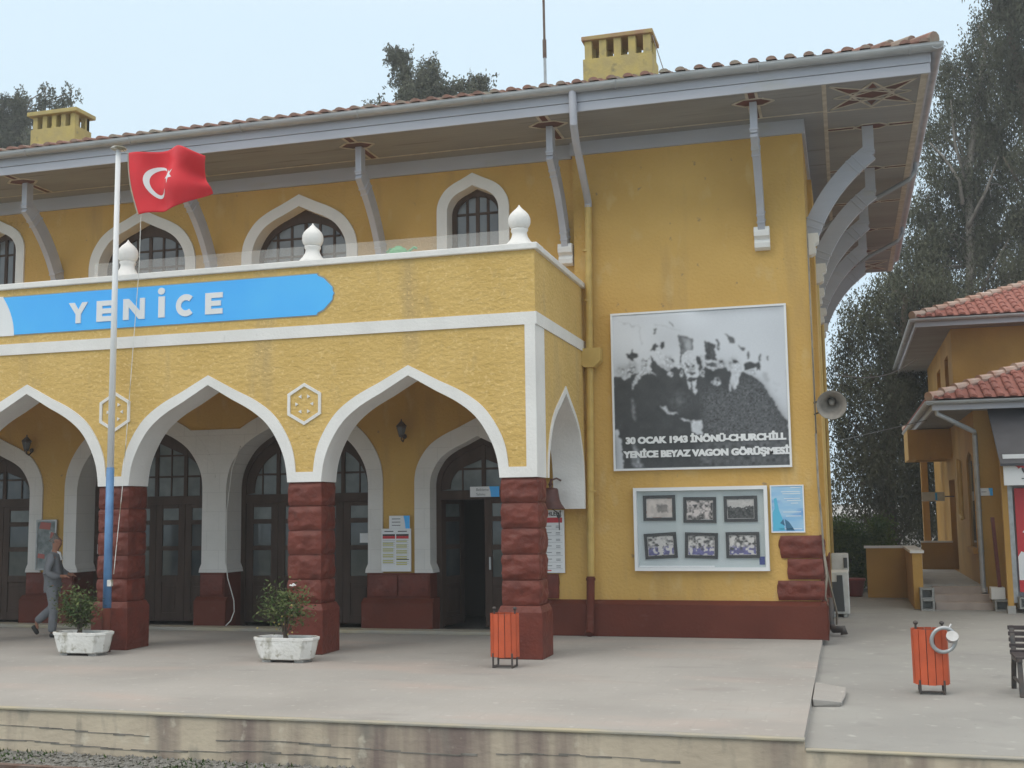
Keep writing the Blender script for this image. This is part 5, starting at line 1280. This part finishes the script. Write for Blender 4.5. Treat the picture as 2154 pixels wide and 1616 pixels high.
# low yellow wall beside the steps
lw_ = MB(); lw_.prism([[(-.1+24.2, -.1), (27.2, -.1), (27.2, 1.0), (24.1, 1.0)]], 'x', 1.02+.16, 1.36); lw_.box(.36, 1.18, 27.05, 27.2, -.1, 1.0); lw_.build('parapet_wall', 'wall2', A); MB().box(1.76, 2.5, 31.0, 31.15, .3, 1.0).build('parapet_wall', 'wall2', A)
lc = MB(); MB().box(1.74, 2.5, 30.97, 31.18, 1.0, 1.04).build('coping', 'ston', A); lc.box(1.14, 1.40, 24.05, 27.02, 1.0, 1.05).box(.32, 1.40, 27.02, 27.24, 1.0, 1.05); lc.build('coping', 'ston', A)
# cinder blocks
def cinder(x, y, z, label, rz=0):
    t = thing('cinder_block', (x, y, z), label, 'cinder block', 'loose hollow concrete blocks')
    m_ = MB(); m_.prism([rect(x, x+.25, z, z+.21), list(reversed(rect(x+.035, x+.215, z+.035, z+.18)))], 'y', y, y+.40); m_.box(x+.036, x+.214, y+.2, y+.23, z+.036, z+.179)
    m_.build('block', mat('cinder_grey', (.36, .36, .34), .95, (.28, .28, .27), 14, .4, 40), t, bevel=.008)
cinder(1.28, 23.75, -.08, 'hollow concrete block at the left foot of the steps, lower of two')
cinder(1.28, 23.76, .132, 'hollow concrete block at the left foot of the steps, upper of two')
cinder(2.60, 23.75, -.08, 'hollow concrete block lying under the white block right of the steps')
cinder(2.98, 23.35, .0, 'hollow concrete block nearest the red poster')
t = thing('white_block', (2.58, 23.8, .14), 'solid white painted block on top of the blocks right of the steps', 'block')
MB().box(2.55, 2.80, 23.8, 24.1, .135, .36).build('block', 'ston', t, bevel=.01)
# kiosk with sign, red poster, posts
K = thing('kiosk', (3.6, 23.6, -.08), 'grey and yellow kiosk front with a dark awning at the right edge', 'kiosk')
MB().box(2.98, 3.04, 23.55, 23.65, .2, 2.25).build('side_panel', 'acw', K) if 0 else None
MB().box(2.90, 2.99, 23.52, 23.62, .1, 3.0).build('grey_post', 'steel', K)
MB().box(2.78, 2.88, 23.3, 23.4, .02, 2.9).build('yellow_post', 'wall2', K)
MB().box(2.76, 2.90, 23.26, 23.42, -.08, .06).build('post_foot', 'conc', K)
MB().prism([(22.9, 2.62), (24.4, 3.75), (24.4, 3.80), (22.9, 2.67)], 'x', 2.74, 7.5).build('awning', mat('dark_awning', (.045, .045, .052), .6, (.06, .06, .07), 4), K)
MB().box(2.99, 7.4, 23.7, 25, .1, 3.0).build('kiosk_body', 'grey', K)
t = thing('red_post', (2.72, 23.9, .2), 'slim dark red post leaning by the annexe corner', 'post')
MB().tube([(2.72, 23.9, .30), (2.66, 23.9, 1.68)], .045, 4).build('post', 'brown', t)
t = thing('emblem_sign', (3.3, 23.0, 2.25), 'white sign with a red winged wheel emblem above the red poster', 'sign')
MB().box(2.80, 4.0, 23.02, 23.06, 2.27, 2.84).build('board', 'signw', t)
e = MB(); cx, cz = 3.24, 2.60
e.prism([(cx-.33, cz+.06), (cx-.12, cz+.05), (cx-.06, cz-.0), (cx-.10, cz-.03), (cx-.14, cz-.0), (cx-.18, cz-.03), (cx-.21, cz+.01)], 'y', 23.012, 23.02); e.prism([(cx+.33, cz+.06), (cx+.12, cz+.05), (cx+.06, cz-.0), (cx+.10, cz-.03), (cx+.14, cz-.0), (cx+.18, cz-.03), (cx+.21, cz+.01)], 'y', 23.012, 23.02)
e.build('wings', 'lred', t)
e = MB(); e.prism([(cx+math.cos(R(a))*.13, cz-.02+math.sin(R(a))*.13) for a in range(180, 361, 15)]+[(cx+math.cos(R(a))*.09, cz-.02+math.sin(R(a))*.09) for a in range(360, 179, -15)], 'y', 23.01, 23.02)
e.prism([(cx, cz+.13), (cx-.02, cz+.10), (cx, cz+.07), (cx+.02, cz+.10)], 'y', 23.01, 23.02); e.build('wheel', 'pcol', t)
e = MB(); e.box(cx-.14, cx+.14, 23.01, 23.02, cz-.22, cz-.20).box(cx-.1, cx+.1, 23.01, 23.02, cz-.26, cz-.245); e.build('text_lines', 'pgrey', t)
t = thing('poster', (3.3, 23.5, .3), 'tall red and white poster panel below the emblem sign', 'poster')
MB().box(3.02, 3.9, 23.48, 23.52, .30, 2.22).build('panel', 'lred', t)
e = MB(); e.prism([(3.9, 2.0), (3.22, 1.98), (3.18, 1.85), (3.26, 1.72), (3.9, 1.7)], 'y', 23.475, 23.481); e.prism([(3.9, .52), (3.02, .52), (3.02, .95), (3.08, 1.05), (3.15, 1.02), (3.17, 1.12), (3.26, 1.14), (3.28, 1.3), (3.22, 1.38), (3.12, 1.40), (3.2, 1.5), (3.9, 1.55)], 'y', 23.475, 23.481)
e.build('white_shapes', 'signw', t)
plate('wall_sign', 2.52, 2.78, 2.10, 2.25, 24.68, 'small white and blue sign on the annexe front wall', .8, lines=1)
t = thing('hanging_sign', (2.0, 29.9, 2.05), 'small grey sign sticking out from the annexe side wall', 'sign')
MB().box(1.76, 2.28, 29.88, 29.91, 2.03, 2.25).build('panel', 'acw', t); MB().box(2.06, 2.11, 29.87, 29.88, 2.05, 2.23).build('blue_mark', 'blue', t); MB().tube([(2.28, 29.9, 2.14), (2.5, 29.9, 2.14)], .015, 6).build('arm', 'iron', t)
# red pot and hedge, distant low building
t = thing('pot', (.1, 27.0, -.08), 'red plastic pot standing before the hedge near the low yellow wall', 'pot')
p = MB(); p.lathe([(.15, 0), (.17, .02), (.23, .34), (.25, .35), (.25, .40), (.22, .40)], (.08, 27.4, -.08), 20); p.build('pot_body', 'clay', t, smooth=True)
p = MB(); p.v = [(.08+math.cos(R(a))*.22, 27.4+math.sin(R(a))*.22, .29) for a in range(0, 360, 30)]; p.face(list(range(12))); p.build('soil', 'soil', t)

# ============================================================ TREES
import numpy as np
def leaves_mesh(name, pts, dirs, L, Wd, m, parent):
    n = len(pts); rng = np.random.default_rng(len(pts))
    off = np.array(wloc(parent)); pts = pts-off
    r_ = rng.normal(size=(n, 3)); side = np.cross(dirs, r_); side /= np.linalg.norm(side, axis=1)[:, None]+1e-9
    Ls = L*rng.uniform(.6, 1.3, (n, 1)); Ws = Wd*rng.uniform(.7, 1.3, (n, 1))
    v = np.empty((n, 4, 3)); v[:, 0] = pts-dirs*Ls/2; v[:, 1] = pts+side*Ws/2-dirs*Ls*.1; v[:, 2] = pts+dirs*Ls/2; v[:, 3] = pts-side*Ws/2-dirs*Ls*.1
    me = bpy.data.meshes.new(name); me.vertices.add(4*n); me.vertices.foreach_set('co', v.ravel()); me.loops.add(4*n); me.loops.foreach_set('vertex_index', np.arange(4*n))
    me.polygons.add(n); me.polygons.foreach_set('loop_start', np.arange(0, 4*n, 4)); me.polygons.foreach_set('loop_total', np.full(n, 4)); me.update(calc_edges=True)
    me.materials.append(G[m]); o = bpy.data.objects.new(name, me); COL.objects.link(o); o.parent = parent; return o
def tree(name, base, trunk, limbs, lobes, label, leafm, barkm, seed, droop=1.2, per=16, L=.135, W_=.046, nst=1.0, group=None, tr0=.25):
    rng = np.random.default_rng(seed)
    t = thing(name, base, label, 'tree', group)
    tb = MB(); n = len(trunk); tb.tube(trunk, [tr0*(1-.75*i/(n-1)) for i in range(n)], 10)
    tb.build('trunk', barkm, t, smooth=True)
    lb = MB()
    for p in limbs: lb.tube(p, [.075-.055*i/(len(p)-1) for i in range(len(p))], 7)
    # twigs from the trunk to the lobes
    random.seed(seed)
    for (cx, cy, cz, rx, ry, rz_) in lobes:
        tp_ = min(trunk, key=lambda q: (q[0]-cx)**2+(q[1]-cy)**2+2*(q[2]-cz+1.5)**2)
        mid = ((tp_[0]+cx)/2+random.uniform(-.3, .3), (tp_[1]+cy)/2, (tp_[2]+cz)/2+.25)
        lb.tube([tp_, mid, (cx, cy, cz)], [.045, .035, .02], 6)
        for k_ in range(5):
            a = (cx+random.uniform(-.7, .7)*rx, cy+random.uniform(-.7, .7)*ry, cz+random.uniform(-.6, .8)*rz_); lb.tube([(cx, cy, cz), ((cx+a[0])/2, (cy+a[1])/2, (cz+a[2])/2+.1), a], [.03, .02, .008], 5)
    lb.build('limbs', barkm, t, smooth=True)
    P_, D_ = [], []
    for (cx, cy, cz, rx, ry, rz_) in lobes:
        ns_ = int(nst*105*(rx*rz_+ry*rz_+rx*ry))
        # clumps inside the lobe leave gaps
        nc = max(5, int(6*(rx*rz_)**.5)+5); cc = rng.normal(size=(nc, 3)); cc /= np.linalg.norm(cc, axis=1)[:, None]; cc *= rng.uniform(.35, 1.0, (nc, 1)); cc = cc*np.array([rx, ry, rz_])+np.array([cx, cy, cz])
        for s_ in range(ns_):
            st_ = cc[rng.integers(nc)]+rng.normal(size=3)*np.array([.36, .36, .30])*min(1.2, .45+.3*rx)
            ln3 = rng.uniform(.25, 1)*droop; k_ = per
            q = np.linspace(0, 1, k_)[:, None]; sway = rng.normal(size=3)*.12; sway[2] = 0
            pts = st_+q*np.array([0, 0, -ln3])+q**2*sway*ln3*2+rng.normal(size=(k_, 3))*.05*(1+droop*.3)
            d_ = rng.normal(size=(k_, 3))*.55+np.array([0, 0, -1.0*min(1, droop)]); d_ /= np.linalg.norm(d_, axis=1)[:, None]
            P_.append(pts); D_.append(d_)
    leaves_mesh('crown', np.concatenate(P_), np.concatenate(D_), L, W_, leafm, t)
    return t
def px2(x, y, Y):   # rough inverse of the view at depth Y: gives real positions for the crowns
    d = fw*2426.5+r2*(x-1077)-u2*(y-808); k_ = Y/d.y; return (d.x*k_, Y, 1.9+d.z*k_)
def lobes(lst, Y):
    out = []
    for q in lst:
        x, y, r_ = q[:3]; yy = Y+(q[3] if len(q) > 3 else 0); p = px2(x, y, yy); s_ = yy/2426.5*1.0*r_; out.append((*p, s_, s_*1.0, s_*(q[4] if len(q) > 4 else 1.0)))
    return out
def tpath(lst, Y): return [px2(x, y, Y) for x, y in lst]
Yt = 42
tree('eucalyptus_tree', (px2(2010, 1130, Yt)[0], Yt, -.1), tpath([(2010, 1200), (2025, 900), (2042, 560), (2038, 360), (2055, 220), (2075, 90)], Yt-.35),
     [tpath([(2025, 430), (2018, 380), (1985, 330), (1955, 300)], Yt-.9), tpath([(2035, 480), (2075, 400), (2100, 330)], Yt-.8), tpath([(2050, 640), (2090, 560), (2135, 480)], Yt-.7), tpath([(2036, 400), (2008, 300), (2000, 210)], Yt-.6), tpath([(2050, 240), (2085, 170), (2100, 120)], Yt-.2)],
     lobes([(2080, 45, 30), (2045, 120, 42), (1995, 140, 34), (2075, 180, 55), (2010, 215, 48), (1975, 265, 36), (2060, 290, 55), (1985, 340, 42), (2105, 250, 50), (2010, 400, 55), (2080, 390, 60), (1950, 430, 42), (2130, 330, 45), (1990, 490, 60), (2070, 500, 60), (1925, 530, 55), (2130, 470, 55), (1880, 590, 55), (1960, 600, 60), (2040, 600, 60), (2120, 590, 60)], Yt),
     'tall pale barked eucalyptus with hanging foliage rising behind the annexe', 'euc', 'bark', 31, droop=1.3, nst=1.0, tr0=.22)
tree('eucalyptus_tree', (px2(2230, 1130, 40)[0], 40, -.1), tpath([(2250, 1200), (2230, 800), (2190, 450), (2150, 200), (2125, 60), (2110, -60)], 40), [tpath([(2190, 450), (2140, 380), (2110, 330)], 40)],
     lobes([(2130, 15, 34), (2118, 85, 34), (2090, 10, 26), (2140, 130, 38), (2125, 200, 30), (2170, 30, 50), (2175, 330, 45), (2160, 430, 45), (2190, 250, 40), (2210, 120, 60), (2110, -60, 50), (2180, 560, 60), (2230, 400, 60), (2080, -90, 40)], 40),
     'darker eucalyptus with a thick dark crown cut by the right edge of the view', 'euc2', 'barkd', 37, droop=.9, nst=1.5)
Yw2 = 38
tree('weeping_tree', (px2(1868, 1140, Yw2)[0], Yw2, -.1), tpath([(1868, 1200), (1866, 1000), (1880, 850), (1900, 700), (1905, 620)], Yw2), [tpath([(1880, 850), (1850, 740), (1820, 660)], Yw2), tpath([(1890, 780), (1960, 700), (2000, 640)], Yw2), tpath([(1868, 980), (1820, 900), (1790, 860)], Yw2)],
     lobes([(1850, 640, 55), (1800, 665, 38), (1920, 640, 70), (1990, 650, 60), (1790, 730, 30), (1850, 730, 55), (1775, 820, 30), (1830, 810, 50), (1900, 740, 65), (1900, 830, 65), (1870, 900, 55), (1800, 900, 42), (1765, 870, 22), (1930, 930, 60), (1780, 960, 28), (1840, 960, 45), (1900, 1000, 60), (1815, 1020, 34), (1770, 1010, 20), (1950, 1010, 45), (1880, 1060, 38), (1950, 1090, 42), (1925, 820, 50), (1860, 1010, 40), (1760, 780, 16)], Yw2),
     'weeping tree whose dark foliage hangs down between the station and the annexe', 'euc2', 'barkd', 43, droop=1.9, nst=1.15, L=.125, W_=.042, tr0=.3)
tree('eucalyptus_tree', (px2(860, 700, 44)[0], 44, -.1), tpath([(880, 1150), (880, 700), (875, 400), (870, 250), (850, 160)], 44), [tpath([(875, 300), (905, 230), (905, 170)], 44), tpath([(875, 320), (950, 230), (1000, 190)], 44)],
     lobes([(842, 118, 24), (850, 155, 22), (830, 110, 13), (860, 190, 16), (845, 215, 18), (905, 150, 22), (895, 190, 34), (915, 190, 26), (955, 190, 15), (985, 172, 20), (1020, 170, 18), (1000, 190, 16), (905, 128, 12), (880, 240, 60), (960, 250, 60), (790, 235, 22)], 44),
     'eucalyptus tops showing above the station roof near the mast', 'euc', 'bark', 51, droop=.5, nst=1.6, L=.15, W_=.06)
tree('eucalyptus_tree', (px2(60, 700, 46)[0], 46, -.1), tpath([(60, 1150), (60, 700), (60, 400), (50, 250)], 46), [tpath([(60, 400), (95, 260), (95, 190)], 46)],
     lobes([(28, 215, 26), (10, 255, 36), (40, 250, 28), (92, 215, 12), (95, 190, 9), (85, 245, 20), (130, 210, 14), (150, 195, 8), (115, 240, 18), (20, 295, 50), (90, 300, 50), (60, 400, 70), (-30, 260, 50)], 46),
     'tree with upright tufts behind the left chimney', 'euc', 'bark', 57, droop=.35, nst=1.9, L=.15, W_=.06)
# distant row of trees behind the annexe (an avenue end)
for i, (x, y0_, r_) in enumerate(((1960, 1130, 60), (2100, 900, 110), (1730, 1000, 16))):
    pass
# hedge
random.seed(8)
t = thing('hedge', (-.2, 29.5, -.08), 'low bushy green hedge behind the red pot at the end of the station', 'hedge')
rng = np.random.default_rng(77); P_, D_ = [], []
for i in range(300):
    c_ = np.array([rng.uniform(-1.2, .95), rng.uniform(28.9, 30.2), rng.uniform(.10, 1.5)]); q = c_+rng.normal(size=(70, 3))*.13; P_.append(q[q[:, 2] > -.05])
P_ = np.concatenate(P_); D_ = rng.normal(size=P_.shape)+np.array([0, 0, .5]); D_ /= np.linalg.norm(D_, axis=1)[:, None]
leaves_mesh('foliage', P_, D_, .10, .04, 'hedge', t)
st_ = MB()
for i in range(14): x = -1.1+i*.15; st_.tube([(x, 29.5, -.08), (x+random.uniform(-.1, .1), 29.5+random.uniform(-.3, .3), .9)], [.02, .008], 5)
st_.build('stems', 'barkd', t)
# distant buildings/walls
t = thing('shed', (0, 66, -.5), 'low pale shed far behind the hedge', 'shed')
MB().box(-14, 4.5, 66, 74, -.5, 1.45).build('wall', mat('pale_concrete_wall', (.42, .42, .40), .9, (.34, .34, .32), .8), t)
MB().prism([(65.6, 1.45), (70, 2.1), (74.4, 1.45)], 'x', -14.2, 4.7).build('roof', mat('grey_sheet_roof', (.36, .36, .35), .7, (.3, .3, .29), .6), t)
t = thing('boundary_wall', (10, 60, -.5), 'long low grey boundary wall far behind the weeping tree', 'wall')
MB().box(-40, 40, 60.0, 60.2, -.5, .75).build('wall_body', 'conc', t)
# wires
for i, (a, b_, lab) in enumerate((((-.1, 18.0, 3.9), (1.7, 27.9, 5.3), 'slack wire from the loudspeaker corner up to the upper annexe roof'), ((1.6, 24.4, 3.62), (-8, 60, 4.5), 'thin wire running from the lower annexe eave into the trees'))):
    A_, B_ = Vector(a), Vector(b_); m_ = MB(); m_.tube([tuple(A_.lerp(B_, k_/12)+Vector((0, 0, -.5*math.sin(math.pi*k_/12)*(.4 if i == 0 else .6)))) for k_ in range(13)], .010, 5)
    o = m_.build('overhead_wire', 'iron'); tag(o, lab, 'wire')

# ============================================================ HAZE (thin volume added as a veil that lifts the darks)
hz = MB().box(-70, 70, -5, 76, -1.7, 27).build('haze', 'dark', kind='stuff'); hz['label'] = 'thin pale haze added over the whole station yard to lift the darks'; hz['category'] = 'haze'
hm = bpy.data.materials.new('added_haze'); hm.use_nodes = True; n_ = hm.node_tree; n_.nodes.remove(n_.nodes['Principled BSDF'])
pv = n_.nodes.new('ShaderNodeVolumePrincipled'); pv.inputs['Color'].default_value = (.93, .95, .97, 1); pv.inputs['Density'].default_value = .0018; pv.inputs['Anisotropy'].default_value = .2
n_.links.new(pv.outputs[0], n_.nodes['Material Output'].inputs['Volume']); hz.data.materials.clear(); hz.data.materials.append(hm)
